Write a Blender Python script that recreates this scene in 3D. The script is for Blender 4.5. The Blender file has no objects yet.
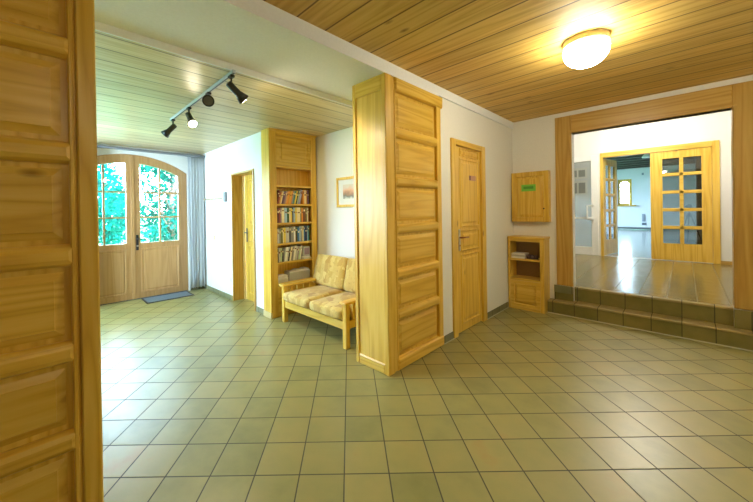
import bpy, bmesh, math, random
from mathutils import Vector, Matrix
random.seed(7)
scene = bpy.context.scene
COL = scene.collection

# ------------------------------------------------------------------ camera
F_PX, PITCH, ROLL, YAW, SH_V, SH_U, H = 319.37, -0.0036, 0.016, 0.8095, -38.55, -27.2, 1.38
cp, sp, cr, sr = math.cos(PITCH), math.sin(PITCH), math.cos(ROLL), math.sin(ROLL)
CY, SY = math.cos(YAW), math.sin(YAW)
Rr = Matrix(((cr, 0, sr), (0, 1, 0), (-sr, 0, cr)))
Rp = Matrix(((1, 0, 0), (0, cp, -sp), (0, sp, cp)))
Q = Matrix(((CY, -SY, 0), (SY, CY, 0), (0, 0, 1)))
M3 = Q @ Rp @ Rr
right, fwd, up = M3.col[0], M3.col[1], M3.col[2]
cam_d = bpy.data.cameras.new('camera')
cam = bpy.data.objects.new('camera', cam_d)
COL.objects.link(cam)
cam.matrix_world = Matrix(((right[0], up[0], -fwd[0], 0), (right[1], up[1], -fwd[1], 0), (right[2], up[2], -fwd[2], H), (0, 0, 0, 1)))
cam_d.sensor_width = 36
cam_d.lens = F_PX * 36 / 753
cam_d.shift_x = -SH_U / 753
cam_d.shift_y = SH_V / 753
cam_d.clip_start = 0.02
cam_d.clip_end = 300
scene.camera = cam

# ------------------------------------------------------------------ materials
def sl(r, g, b):
    f = lambda c: (c / 255 / 12.92) if c / 255 <= 0.04045 else ((c / 255 + 0.055) / 1.055) ** 2.4
    return (f(r), f(g), f(b), 1)

class G:
    def __init__(s, name):
        s.m = bpy.data.materials.new(name)
        s.m.use_nodes = True
        s.nt = s.m.node_tree
        s.nt.nodes.clear()
        s.out = s.nt.nodes.new('ShaderNodeOutputMaterial')
    def n(s, t, **kw):
        nd = s.nt.nodes.new('ShaderNode' + t)
        ins = kw.pop('ins', {})
        for k, v in kw.items():
            setattr(nd, k, v)
        for k, v in ins.items():
            if isinstance(v, bpy.types.NodeSocket):
                s.nt.links.new(v, nd.inputs[k])
            else:
                nd.inputs[k].default_value = v
        return nd
    def math(s, op, a, b=None, c=None):
        nd = s.n('Math', operation=op)
        for i, v in enumerate((a, b, c)):
            if v is None: continue
            if isinstance(v, bpy.types.NodeSocket): s.nt.links.new(v, nd.inputs[i])
            else: nd.inputs[i].default_value = v
        return nd.outputs[0]
    def mix(s, fac, a, b, blend='MIX'):
        nd = s.n('Mix', data_type='RGBA', blend_type=blend)
        for i, v in ((0, fac), (6, a), (7, b)):
            if isinstance(v, bpy.types.NodeSocket): s.nt.links.new(v, nd.inputs[i])
            else: nd.inputs[i].default_value = v
        return nd.outputs[2]
    def ramp(s, fac, stops):
        nd = s.n('ValToRGB')
        el = nd.color_ramp.elements
        while len(el) > 1: el.remove(el[0])
        el[0].position = stops[0][0]; el[0].color = stops[0][1]
        for p, c in stops[1:]:
            e = el.new(p); e.color = c
        s.nt.links.new(fac, nd.inputs[0])
        return nd.outputs[0]
    def bsdf(s, **ins):
        nd = s.n('BsdfPrincipled', ins=ins)
        s.nt.links.new(nd.outputs[0], s.out.inputs[0])
        return nd
    def bump(s, h, strength=0.2, dist=0.01):
        return s.n('Bump', ins={'Strength': strength, 'Distance': dist, 'Height': h}).outputs[0]

def plain(name, col, rough=0.5, metal=0.0, bump=0.0, bscale=60, spec=0.5):
    g = G(name)
    tc = g.n('TexCoord').outputs['Object']
    nz = g.n('TexNoise', ins={'Vector': tc, 'Scale': bscale, 'Detail': 3}).outputs[0]
    c = g.mix(nz, tuple(x * 0.93 for x in col[:3]) + (1,), tuple(min(1, x * 1.05) for x in col[:3]) + (1,))
    ins = {'Base Color': c, 'Roughness': rough, 'Metallic': metal, 'Specular IOR Level': spec}
    if bump: ins['Normal'] = g.bump(nz, bump, 0.003)
    g.bsdf(**ins)
    return g.m

def pine(name, axis, light, mid, dark, rough=0.33, board=None, groove=True, knots=0.5):
    """honey pine; grain runs along axis. board=(axis index across, spacing, offset) gives tongue-and-groove boards"""
    g = G(name)
    tc = g.n('TexCoord').outputs['Object']
    oi = g.n('ObjectInfo').outputs['Random']
    sc = [16.0, 16.0, 16.0]; sc[axis] = 0.9
    rnd = g.math('MULTIPLY', oi, 37.0)
    vec = tc
    bc = None
    if board:
        sep = g.n('SeparateXYZ', ins={0: tc})
        t = g.math('DIVIDE', g.math('SUBTRACT', sep.outputs[board[0]], board[2]), board[1])
        idx = g.math('FLOOR', t)
        fr = g.math('FRACT', t)
        wn = g.n('TexWhiteNoise', noise_dimensions='1D', ins={'W': idx})
        bc = wn.outputs[0]
        rnd = g.math('MULTIPLY', bc, 53.0)
        e = g.math('MINIMUM', fr, g.math('SUBTRACT', 1.0, fr))
        em = g.n('MapRange', ins={0: e, 1: 0.010, 2: 0.04, 3: 0.0, 4: 1.0}).outputs[0]
    off = g.n('CombineXYZ', ins={0: rnd, 1: rnd, 2: rnd}).outputs[0]
    mp = g.n('VectorMath', operation='MULTIPLY', ins={0: vec, 1: tuple(sc)}).outputs[0]
    mp = g.n('VectorMath', operation='ADD', ins={0: mp, 1: off}).outputs[0]
    warp = g.n('TexNoise', ins={'Vector': mp, 'Scale': 0.35, 'Detail': 2}).outputs[0]
    rings = g.math('FRACT', g.math('MULTIPLY', warp, 9.0))
    rings = g.math('POWER', g.math('ABSOLUTE', g.math('SUBTRACT', g.math('MULTIPLY', rings, 2.0), 1.0)), 1.5)
    fine = g.n('TexNoise', ins={'Vector': mp, 'Scale': 3.5, 'Detail': 4, 'Roughness': 0.65}).outputs[0]
    fac = g.math('ADD', g.math('MULTIPLY', rings, 0.45), g.math('MULTIPLY', fine, 0.55))
    c = g.ramp(fac, [(0.12, light), (0.5, mid), (1.0, dark)])
    # knots
    ks = [5.0, 5.0, 5.0]; ks[axis] = 2.4
    kv = g.n('VectorMath', operation='MULTIPLY', ins={0: vec, 1: tuple(ks)}).outputs[0]
    kv = g.n('VectorMath', operation='ADD', ins={0: kv, 1: off}).outputs[0]
    vo = g.n('TexVoronoi', ins={'Vector': kv, 'Scale': 1.0, 'Randomness': 1.0})
    kd = g.n('MapRange', ins={0: vo.outputs['Distance'], 1: 0.03, 2: 0.12, 3: 1.0, 4: 0.0}).outputs[0]
    kc = g.n('SeparateColor', ins={0: vo.outputs['Color']}).outputs[0]
    kd = g.math('MULTIPLY', kd, g.math('LESS_THAN', kc, knots))
    c = g.mix(g.math('MULTIPLY', kd, 0.75), c, (dark[0] * 0.35, dark[1] * 0.25, dark[2] * 0.3, 1))
    h = g.math('MULTIPLY', fine, 0.15)
    if board:
        c = g.mix(1.0, c, g.ramp(bc, [(0, (0.84, 0.82, 0.78, 1)), (1, (1.1, 1.08, 1.05, 1))]), 'MULTIPLY')
        if groove:
            c = g.mix(em, (dark[0] * 0.25, dark[1] * 0.22, dark[2] * 0.2, 1), c)
            h = g.math('ADD', h, em)
    else:
        v = g.math('ADD', g.math('MULTIPLY', oi, 0.16), 0.92)
        c = g.mix(1.0, c, g.n('CombineColor', ins={0: v, 1: v, 2: v}).outputs[0], 'MULTIPLY')
    g.bsdf(**{'Base Color': c, 'Roughness': rough, 'Normal': g.bump(h, 0.25, 0.006 if board else 0.002)})
    return g.m

WL, WM, WD = sl(230, 194, 94), sl(218, 176, 68), sl(190, 140, 42)
PINE = [pine('pine_grain_x', 0, WL, WM, WD), pine('pine_grain_y', 1, WL, WM, WD), pine('pine_grain_z', 2, WL, WM, WD)]
OL, OM, OD = sl(204, 168, 92), sl(190, 150, 74), sl(164, 122, 54)
OAK = [pine('oak_frame_x', 0, OL, OM, OD, knots=0.05), pine('oak_frame_y', 1, OL, OM, OD, knots=0.05), pine('oak_frame_z', 2, OL, OM, OD, knots=0.05)]
DOORW = [pine('brown_door_x', 0, sl(196, 154, 104), sl(186, 142, 92), sl(170, 126, 80), knots=0.03), pine('brown_door_y', 1, sl(196, 154, 104), sl(186, 142, 92), sl(170, 126, 80), knots=0.03), pine('brown_door_z', 2, sl(196, 154, 104), sl(186, 142, 92), sl(170, 126, 80), knots=0.03)]
CEIL_H = pine('ceiling_boards_hall', 0, sl(232, 200, 122), sl(217, 181, 98), sl(186, 145, 66), rough=0.6, board=(1, 0.2325, 1.42 - 0.2325 * 40), knots=0.35)
CEIL_E = pine('ceiling_boards_entry_daylit', 1, sl(220, 206, 170), sl(206, 188, 146), sl(184, 160, 112), rough=0.38, board=(0, 0.2, -10.03), knots=0.35)  # warm wood made paler, the daylight on it mixed into the colour
WHITE = plain('white_plaster', (0.80, 0.785, 0.74, 1), 0.85, bump=0.12, bscale=90)
BEAMW = plain('white_painted_beam', (0.84, 0.86, 0.89, 1), 0.8, bump=0.08, bscale=60)
BLUEW = plain('pale_plaster', (0.78, 0.79, 0.79, 1), 0.85)
LACQ = plain('white_lacquer', (0.82, 0.82, 0.78, 1), 0.35)
BLACK = plain('black_metal', (0.018, 0.017, 0.016, 1), 0.35)
DGREY = plain('dark_grey_plastic', (0.09, 0.09, 0.095, 1), 0.45)
STEEL = plain('brushed_steel', (0.55, 0.54, 0.5, 1), 0.3, metal=1.0)
ALU = plain('silver_track', (0.72, 0.74, 0.78, 1), 0.3, metal=0.9)
TRACK = plain('white_track', (0.5, 0.53, 0.58, 1), 0.3)
DKBEAM = plain('dark_beam_wood', (0.05, 0.042, 0.03, 1), 0.6)
GREYB = plain('grey_ceiling_board', (0.28, 0.26, 0.22, 1), 0.6)
BROWNB = plain('brown_back_board', (0.33, 0.22, 0.11, 1), 0.6)
PAGES = plain('paper_pages', (0.72, 0.68, 0.55, 1), 0.8)
PAPER = plain('white_paper', (0.75, 0.73, 0.68, 1), 0.7)
MAT_D = plain('dark_door_mat', (0.10, 0.11, 0.11, 1), 0.9, bump=0.5, bscale=160)
MAT_E = plain('mat_rubber_edge', (0.025, 0.025, 0.025, 1), 0.6)
GROUT = plain('pale_grout', (0.55, 0.54, 0.42, 1), 0.7)
BARK = plain('tree_bark', (0.10, 0.075, 0.05, 1), 0.9)
SOIL = plain('garden_lawn', (0.06, 0.22, 0.09, 1), 0.95, bscale=8)

def tiles(name, mode, s, tx, ty, cols, rough=0.3, grout=sl(62, 60, 44), bump=0.2, streak=2.2, spec=0.55, var=0.28):
    g = G(name)
    tc = g.n('TexCoord').outputs['Object']
    sep = g.n('SeparateXYZ', ins={0: tc})
    X, Y, Z = sep.outputs
    if mode == 'diag':
        a = g.math('ADD', g.math('DIVIDE', g.math('ADD', g.math('MULTIPLY', X, CY), g.math('MULTIPLY', Y, SY)), s), tx)
        b = g.math('ADD', g.math('DIVIDE', g.math('ADD', g.math('MULTIPLY', X, -SY), g.math('MULTIPLY', Y, CY)), s), ty)
    elif mode == 'xy':
        a = g.math('ADD', g.math('DIVIDE', X, s), tx)
        b = g.math('ADD', g.math('DIVIDE', Y, s), ty)
    else:      # a run of tiles along x only
        a = g.math('ADD', g.math('DIVIDE', g.math('ADD', X, g.math('MULTIPLY', Y, 0.0)), s), tx)
        b = g.math('ADD', g.math('MULTIPLY', Z, 0.0), 0.5)
    e = None
    for t in (a, b):
        f = g.math('FRACT', t)
        q = g.math('MINIMUM', f, g.math('SUBTRACT', 1.0, f))
        e = q if e is None else g.math('MINIMUM', e, q)
    gm = g.n('MapRange', ins={0: e, 1: 0.010, 2: 0.018, 3: 0.0, 4: 1.0}).outputs[0]
    cell = g.n('CombineXYZ', ins={0: g.math('FLOOR', a), 1: g.math('FLOOR', b), 2: 0.0}).outputs[0]
    wn = g.n('TexWhiteNoise', noise_dimensions='3D', ins={'Vector': cell})
    sh = g.n('VectorMath', operation='SCALE', ins={0: wn.outputs['Color'], 'Scale': 9.0}).outputs[0]
    v = g.n('VectorMath', operation='ADD', ins={0: tc, 1: sh}).outputs[0]
    n1 = g.n('TexNoise', ins={'Vector': v, 'Scale': 5.0, 'Detail': 4, 'Roughness': 0.55}).outputs[0]
    f = g.math('ADD', g.math('MULTIPLY', n1, 0.75), g.math('MULTIPLY', wn.outputs[0], var))
    c = g.ramp(f, [(0.25, cols[0]), (0.5, cols[1]), (0.68, cols[2]), (0.82, cols[3])])
    c = g.mix(gm, grout, c)
    sv = g.n('VectorMath', operation='MULTIPLY', ins={0: v, 1: (1.0, streak, 1.0)}).outputs[0]
    n2 = g.n('TexNoise', ins={'Vector': sv, 'Scale': 22.0, 'Detail': 5, 'Roughness': 0.6, 'Distortion': 0.15}).outputs[0]
    h = g.math('ADD', g.math('MULTIPLY', n2, 0.35), gm)
    r = g.math('ADD', g.math('MULTIPLY', g.math('SUBTRACT', 1.0, gm), 0.4), g.math('ADD', rough - 0.07, g.math('MULTIPLY', n1, 0.10)))
    g.bsdf(**{'Base Color': c, 'Roughness': r, 'Normal': g.bump(h, bump, 0.004), 'Specular IOR Level': spec})
    return g.m
TCOL = (sl(126, 126, 76), sl(147, 142, 87), sl(157, 146, 89), sl(161, 134, 79))
TILE = H / 5.862
FLOOR_M = tiles('olive_floor_tiles', 'diag', TILE, 7.2044, -9.108, TCOL, 0.355, bump=0.35, spec=0.7)
UP_M = tiles('upper_floor_tiles', 'xy', TILE, 0.62, 0.1, (sl(124, 108, 56), sl(134, 117, 62), sl(140, 124, 68), sl(144, 120, 64)), 0.20, grout=sl(122, 106, 58), bump=0.7, streak=4.0, var=0.06)
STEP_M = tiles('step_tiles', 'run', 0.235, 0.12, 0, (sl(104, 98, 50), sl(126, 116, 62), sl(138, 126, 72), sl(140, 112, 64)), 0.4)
TREAD_M = tiles('tread_tiles_lit', 'run', 0.235, 0.12, 0, (sl(140, 124, 74), sl(160, 142, 90), sl(170, 150, 98), sl(166, 134, 84)), 0.38)  # lighter than the risers: reflected light is put into the colour
BASE_M = tiles('skirting_tiles', 'xy', TILE, 0.3, 0.4, (sl(110, 108, 78), sl(126, 124, 92), sl(134, 130, 98), sl(138, 124, 90)), 0.4)

def glass(name, tint=(1, 1, 1, 1), refl=0.12, haze=0.0, hazecol=(0.6, 0.63, 0.6, 1)):
    g = G(name)
    fr = g.n('Fresnel', ins={'IOR': 1.5}).outputs[0]
    t = g.n('BsdfTransparent', ins={0: tint})
    gl = g.n('BsdfGlossy', ins={'Color': (1, 1, 1, 1), 'Roughness': 0.01})
    f = g.math('MINIMUM', g.math('MULTIPLY', fr, refl / 0.04), 1.0)
    mx = g.n('MixShader', ins={0: f, 1: t.outputs[0], 2: gl.outputs[0]}).outputs[0]
    if haze:
        d = g.n('BsdfDiffuse', ins={0: hazecol})
        mx = g.n('MixShader', ins={0: haze, 1: mx, 2: d.outputs[0]}).outputs[0]
    g.nt.links.new(mx, g.out.inputs[0])
    return g.m
GLASS = glass('clear_glass', refl=0.04)
GLASS_R = glass('door_pane_glass', (0.62, 0.64, 0.62, 1), refl=0.10)
GLASS_M = glass('milky_glass', (0.8, 0.83, 0.82, 1), refl=0.06, haze=0.5)

def emit(name, col, st):
    g = G(name)
    e = g.n('Emission', ins={0: col, 1: st})
    g.nt.links.new(e.outputs[0], g.out.inputs[0])
    return g.m
GLOBE = emit('lit_opal_globe', (1.0, 0.95, 0.72, 1), 22)
GLOBE_FILL = emit('fill_globe_rear', (1.0, 0.95, 0.76, 1), 9)  # for the added fill lamp behind the viewer
GLOBE_U = emit('lit_opal_globe_upper', (1.0, 0.96, 0.86, 1), 52)
BULB = emit('lit_spot_bulb', (1.0, 0.88, 0.62, 1), 60)

def fabric():
    g = G('patchwork_fabric')
    tc = g.n('TexCoord').outputs['Object']
    v = g.n('VectorMath', operation='MULTIPLY', ins={0: tc, 1: (1.5, 1.0, 0.9)}).outputs[0]
    nz = g.n('TexNoise', ins={'Vector': tc, 'Scale': 8.0, 'Detail': 3}).outputs['Color']
    v2 = g.n('VectorMath', operation='ADD', ins={0: v, 1: g.n('VectorMath', operation='SCALE', ins={0: nz, 'Scale': 0.06}).outputs[0]}).outputs[0]
    vo = g.n('TexVoronoi', distance='CHEBYCHEV', ins={'Vector': v2, 'Scale': 11.0, 'Randomness': 0.8})
    pc = g.n('SeparateColor', ins={0: vo.outputs['Color']})
    c = g.ramp(pc.outputs[0], [(0.0, sl(206, 176, 92)), (0.3, sl(216, 190, 114)), (0.55, sl(190, 154, 70)), (0.75, sl(206, 172, 94)), (0.92, sl(180, 140, 64))])
    fl_ = g.n('TexNoise', ins={'Vector': tc, 'Scale': 38.0, 'Detail': 5, 'Roughness': 0.7}).outputs[0]
    spots = g.n('MapRange', ins={0: fl_, 1: 0.55, 2: 0.68, 3: 0.0, 4: 0.55}).outputs[0]
    c = g.mix(spots, c, sl(150, 116, 52))
    g.bsdf(**{'Base Color': c, 'Roughness': 0.85, 'Normal': g.bump(fl_, 0.3, 0.004), 'Sheen Weight': 0.2})
    return g.m
FABRIC = fabric()
UNDER = plain('cushion_underside', sl(150, 120, 80), 0.9)

def cloth_mat():
    g = G('sheer_curtain')
    d = g.n('BsdfDiffuse', ins={0: (0.88, 0.89, 0.9, 1)})
    t = g.n('BsdfTranslucent', ins={0: (0.80, 0.86, 0.9, 1)})
    mx = g.n('MixShader', ins={0: 0.4, 1: d.outputs[0], 2: t.outputs[0]}).outputs[0]
    g.nt.links.new(mx, g.out.inputs[0])
    return g.m
CURT = cloth_mat()

def leaf_mat(name, c1, c2):
    g = G(name)
    tc = g.n('TexCoord').outputs['Object']
    nz = g.n('TexNoise', ins={'Vector': tc, 'Scale': 3.0, 'Detail': 6, 'Roughness': 0.7}).outputs[0]
    c = g.ramp(nz, [(0.35, c1), (0.65, c2)])
    d = g.n('BsdfDiffuse', ins={0: c})
    t = g.n('BsdfTranslucent', ins={0: c})
    mx = g.n('MixShader', ins={0: 0.5, 1: d.outputs[0], 2: t.outputs[0]}).outputs[0]
    g.nt.links.new(mx, g.out.inputs[0])
    return g.m
LEAF1 = leaf_mat('leaves_green', (0.0015, 0.05, 0.038, 1), (0.006, 0.19, 0.135, 1))
LEAF2 = leaf_mat('leaves_light', (0.003, 0.085, 0.062, 1), (0.012, 0.24, 0.17, 1))

# ------------------------------------------------------------------ mesh builder
class MB:
    def __init__(s): s.bm = bmesh.new()
    def _mat(s, faces, mi):
        for f in faces: f.material_index = mi
    def box(s, x0, x1, y0, y1, z0, z1, b=0.0, mi=0, seg=1, M=None):
        x0, x1 = min(x0, x1), max(x0, x1); y0, y1 = min(y0, y1), max(y0, y1); z0, z1 = min(z0, z1), max(z0, z1)
        m = Matrix.Translation(((x0 + x1) / 2, (y0 + y1) / 2, (z0 + z1) / 2)) @ Matrix.Diagonal((x1 - x0, y1 - y0, z1 - z0, 1))
        if M: m = M @ m
        tmp = bmesh.new()
        bmesh.ops.create_cube(tmp, size=1, matrix=m)
        if b: bmesh.ops.bevel(tmp, geom=list(tmp.edges), offset=b, segments=seg, profile=0.5, affect='EDGES', clamp_overlap=True)
        s._merge(tmp, mi); return s
    def _merge(s, tmp, mi=None):
        mp = {}
        for v in tmp.verts: mp[v] = s.bm.verts.new(v.co)
        for f in tmp.faces:
            try: nf = s.bm.faces.new([mp[v] for v in f.verts])
            except ValueError: continue
            nf.material_index = f.material_index if mi is None else mi
            nf.smooth = f.smooth
        tmp.free()
    def rings(s, rings, cap0=True, cap1=True, mi=0, smooth=False, closed=True):
        vs = [[s.bm.verts.new(p) for p in r] for r in rings]
        n = len(rings[0])
        for a, b in zip(vs, vs[1:]):
            for i in range(n if closed else n - 1):
                j = (i + 1) % n
                f = s.bm.faces.new((a[i], a[j], b[j], b[i])); f.material_index = mi; f.smooth = smooth
        if cap0: f = s.bm.faces.new(list(reversed(vs[0]))); f.material_index = mi
        if cap1: f = s.bm.faces.new(vs[-1]); f.material_index = mi
        return s
    def cyl(s, p0, p1, r0, r1=None, n=16, mi=0, smooth=True):
        r1 = r0 if r1 is None else r1
        return s.path([(p0, r0), (p1, r1)], n, mi, smooth)
    def path(s, pts, n=12, mi=0, smooth=True):
        """a straight-axis solid of revolution through (point, radius) pairs"""
        ps = [(Vector(p), r) for p, r in pts]
        ax = (ps[-1][0] - ps[0][0]).normalized()
        a = ax.orthogonal().normalized(); b = ax.cross(a)
        return s.rings([[p + r * (math.cos(t) * a + math.sin(t) * b) for t in [2 * math.pi * k / n for k in range(n)]] for p, r in ps], mi=mi, smooth=smooth)
    def tube(s, pts, r, n=8, mi=0):
        ps = [Vector(p) for p in pts]; R = []
        a = None
        for i, p in enumerate(ps):
            d = (ps[min(i + 1, len(ps) - 1)] - ps[max(i - 1, 0)]).normalized()
            a = d.orthogonal().normalized() if a is None else (a - a.dot(d) * d).normalized()
            b = d.cross(a)
            R.append([p + r * (math.cos(2 * math.pi * k / n) * a + math.sin(2 * math.pi * k / n) * b) for k in range(n)])
        return s.rings(R, mi=mi, smooth=True)
    def field(s, fr, u0, u1, v0, v1, rs, mi=0):
        """stepped rectangular solid: rs = (inset, height along normal) rings; fr = (origin, u, v, n)"""
        o, u, v, n = [Vector(q) for q in fr]
        R = []
        for i, h in rs:
            R.append([o + u * a + v * b + n * h for a, b in ((u0 + i, v0 + i), (u1 - i, v0 + i), (u1 - i, v1 - i), (u0 + i, v1 - i))])
        return s.rings(R, mi=mi)
    def prism(s, poly, d, mi=0):
        """extrude polygon (3-D points) along vector d"""
        p = [Vector(q) for q in poly]; d = Vector(d)
        return s.rings([p, [q + d for q in p]], mi=mi)

def finish(name, mb, mats, parent=None, smooth_angle=None):
    bm = mb.bm
    bmesh.ops.recalc_face_normals(bm, faces=list(bm.faces))
    off = Vector((0, 0, 0))
    if parent is not None:
        q = parent
        while q is not None:
            off += Vector(q.location); q = q.parent
        bmesh.ops.translate(bm, verts=list(bm.verts), vec=-off)
    me = bpy.data.meshes.new(name)
    bm.to_mesh(me); bm.free()
    for m in (mats if isinstance(mats, (list, tuple)) else [mats]): me.materials.append(m)
    o = bpy.data.objects.new(name, me); COL.objects.link(o)
    if parent is not None: o.parent = parent
    return o
def empty(name, loc):
    o = bpy.data.objects.new(name, None); o.location = loc; o.empty_display_size = 0.1
    COL.objects.link(o); return o
def tag(o, label, cat, group=None, kind=None):
    o['label'] = label; o['category'] = cat
    if group: o['group'] = group
    if kind: o['kind'] = kind
    return o
def st(o, label=None, cat=None):
    o['kind'] = 'structure'
    if label: o['label'] = label
    if cat: o['category'] = cat
    return o
def B(name, mat, *a, parent=None, b=0.0, seg=1):
    return finish(name, MB().box(*a, b=b, seg=seg), mat, parent)

# ------------------------------------------------------------------ key dimensions
XW = -1.725        # wall with the narrow pine door
YE = 4.95          # end wall with the steps
ZC = 2.632         # hall ceiling
ZS = 2.528         # underside of the white beam
ZE = 2.478         # entry ceiling
XD = -6.15         # wall with the arched entrance door
YS = 2.13          # side wall of the entry
YN = 2.90          # back wall of the seating niche
XB = -2.40         # far edge of the beam
ZU = 0.345         # upper floor
YU = 8.6           # wall with the glazed double door
HX1, HY0 = 2.6, -1.8
EY0 = -1.1

# ------------------------------------------------------------------ room shell
def slab(name, mat, x0, x1, y0, y1, z0, z1, label=None, cat=None):
    return st(finish(name, MB().box(x0, x1, y0, y1, z0, z1), mat), label, cat)
slab('floor', FLOOR_M, XD - 0.25, HX1 + 0.2, HY0 - 0.2, YE + 0.15, -0.1, 0.0, 'olive square floor tiles laid diagonally across hall and entry', 'floor')
slab('ceiling', CEIL_H, XW + 0.02, HX1 + 0.2, HY0 - 0.2, YE + 0.12, ZC, ZC + 0.1, 'honey pine board ceiling above the hall', 'ceiling')
slab('ceiling_entry', CEIL_E, XD - 0.25, XB - 0.002, EY0 - 0.2, YN + 0.12, ZE, ZE + 0.12, 'board ceiling above the entrance with the spot track, daylight paleness in its colour', 'ceiling')
mb = MB().box(XB, XW + 0.02, HY0 - 0.2, YN, ZS, ZC + 0.1).box(XW - 0.05, XW + 0.02, YN, YE, ZS + 0.012, ZC + 0.1)
mb.box(XB - 0.002, XB + 0.012, EY0 - 0.2, YN, ZE, ZS + 0.01)
st(finish('trim_1', mb, BEAMW), 'broad white painted beam between hall ceiling and entry ceiling', 'beam')

def wall_boxes(mb, axis, p0, p1, a0, a1, z0, z1, holes):
    """wall of thickness p0..p1 on the axis normal, spanning a0..a1, with rectangular holes (h0,h1,zb,zt)"""
    def bx(u0, u1, w0, w1):
        if u1 - u0 < 1e-4 or w1 - w0 < 1e-4: return
        if axis == 0: mb.box(p0, p1, u0, u1, w0, w1)
        else: mb.box(u0, u1, p0, p1, w0, w1)
    cur = a0
    for h0, h1, zb, zt in sorted(holes):
        bx(cur, h0, z0, z1)
        bx(h0, h1, z0, zb); bx(h0, h1, zt, z1)
        cur = h1
    bx(cur, a1, z0, z1)
    return mb

# wall with the pine door (door 2)
D2 = (3.15, 3.975, 0.0, 2.15)
mb = wall_boxes(MB(), 0, XW - 0.30, XW, YN, YE + 0.12, 0, ZC, [D2])
st(finish('wall_left', mb, WHITE), 'white wall with the narrow pine door', 'wall')
mb = wall_boxes(MB(), 0, XW - 0.30, XW, HY0 - 0.2, -0.74, 0, ZS, [])
st(finish('wall_left_rear', mb, WHITE))
# end wall with the big opening
OPX0, OPX1, OPZ = -1.0, 0.333, 2.345
mb = MB().box(XW, OPX0, YE, YE + 0.12, 0, ZC).box(OPX1, HX1, YE, YE + 0.12, 0, ZC).box(OPX0, OPX1, YE, YE + 0.12, OPZ, ZC)
st(finish('wall_back', mb, WHITE), 'white end wall around the wide wood-framed opening', 'wall')
# hall right and rear walls
slab('wall_right', WHITE, HX1, HX1 + 0.2, HY0 - 0.2, YE + 0.12, 0, ZC)
slab('wall_front', WHITE, XW, HX1, HY0 - 0.2, HY0, 0, ZC)
# entry: side wall with the recessed door (door 3), then the wall end at the bookcase
D3 = (-4.92, -4.15, 0.0, 2.0)
mb = wall_boxes(MB(), 1, YS, YS + 0.34, XD - 0.25, -3.90, 0, ZE, [D3])
mb.box(-4.05, -3.99, YS + 0.34, YN + 0.12, 0, ZE)
st(finish('wall_entry_side', mb, WHITE), 'white entry wall with coat hooks and recessed door', 'wall')
slab('wall_niche', WHITE, -3.99, XW - 0.30, YN, YN + 0.12, 0, ZS, 'white wall behind the cushioned bench with the small picture', 'wall')
# entry wall out of view on the left; window opening added for daylight
FILL_WIN = [(-5.75, -4.35, 0.85, 2.2)]
mb = wall_boxes(MB(), 1, EY0 - 0.25, EY0, XD - 0.25, XW - 0.3, 0, ZE, FILL_WIN)
st(finish('wall_entry_front', mb, WHITE))

# entrance wall with an arched opening
ARC_C, ARC_W, ARC_Z, ARC_S = 1.03, 0.83, 2.10, 0.26
RAD = (ARC_W ** 2 + ARC_S ** 2) / (2 * ARC_S)
def arc_z(y, r=RAD, top=ARC_Z + ARC_S):
    return top - r + math.sqrt(max(0, r * r - (y - ARC_C) ** 2))
def arc_pts(y0, y1, n=20, inset=0.0):
    return [(y0 + (y1 - y0) * k / n, arc_z(y0 + (y1 - y0) * k / n) - inset) for k in range(n + 1)]
mb = MB()
mb.box(XD - 0.25, XD, EY0 - 0.25, ARC_C - ARC_W, 0, ZE).box(XD - 0.25, XD, ARC_C + ARC_W, YS, 0, ZE)
ap = arc_pts(ARC_C - ARC_W, ARC_C + ARC_W)
for (ya, za), (yb, zb) in zip(ap, ap[1:]):
    mb.prism([(XD, ya, za), (XD, yb, zb), (XD, yb, ZE), (XD, ya, ZE)], (-0.25, 0, 0))
st(finish('wall_entrance', mb, WHITE), 'white wall around the arched entrance door', 'wall')

# ------------------------------------------------------------------ steps and upper room
R1 = 0.165
Y1 = 4.81
SX0, SX1 = -1.262, 1.4
YR = 5.0
mb = MB()
mb.box(SX0, SX1, Y1, YE - 0.018, 0, R1 - 0.022).box(OPX0, OPX1, YE - 0.018, YR, 0, R1 - 0.022)
mb.box(SX0 + 0.05, OPX0, YE - 0.018, YE, R1 - 0.022, ZU - 0.0).box(OPX1, SX1, YE - 0.018, YE, R1 - 0.022, ZU - 0.0)
mb.box(OPX0, OPX1, YR, YE + 0.12, 0, ZU - 0.024)
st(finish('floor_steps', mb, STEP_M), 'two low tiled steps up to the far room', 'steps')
mb = MB()
mb.box(SX0, SX1, Y1 - 0.010, YE - 0.018, R1 - 0.022, R1, b=0.005).box(OPX0, OPX1, YE - 0.018, YR, R1 - 0.022, R1)
mb.box(OPX0, OPX1, YR - 0.010, YE + 0.12, ZU - 0.024, ZU, b=0.005)
st(finish('floor_treads', mb, TREAD_M), 'smooth tile treads of the two low steps, reflected light in their colour', 'steps')
mb = MB().box(SX0, SX1, Y1 - 0.014, Y1, 0, 0.007)
st(finish('trim_2', mb, GROUT))
UX0, UX1, UZ = -3.2, 0.62, 3.1
slab('floor_upper', UP_M, UX0, UX1 + 0.12, YE + 0.12, YU, ZU - 0.1, ZU, 'raised tiled floor behind the wooden opening', 'floor')
slab('ceiling_upper', LACQ, UX0, UX1, YE + 0.12, YU, UZ, UZ + 0.1)
slab('wall_upper_left', WHITE, UX0 - 0.1, UX0, YE + 0.12, YU, ZU, UZ)
slab('wall_upper_right', WHITE, UX1, UX1 + 0.12, YE + 0.12, YU + 0.12, ZU, UZ)
mb = MB().box(UX0, XW, YE + 0.1, YE + 0.12, ZU, UZ).box(XW, UX1, YE, YE + 0.12, ZC, UZ)
st(finish('wall_upper_front', mb, WHITE))
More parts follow.
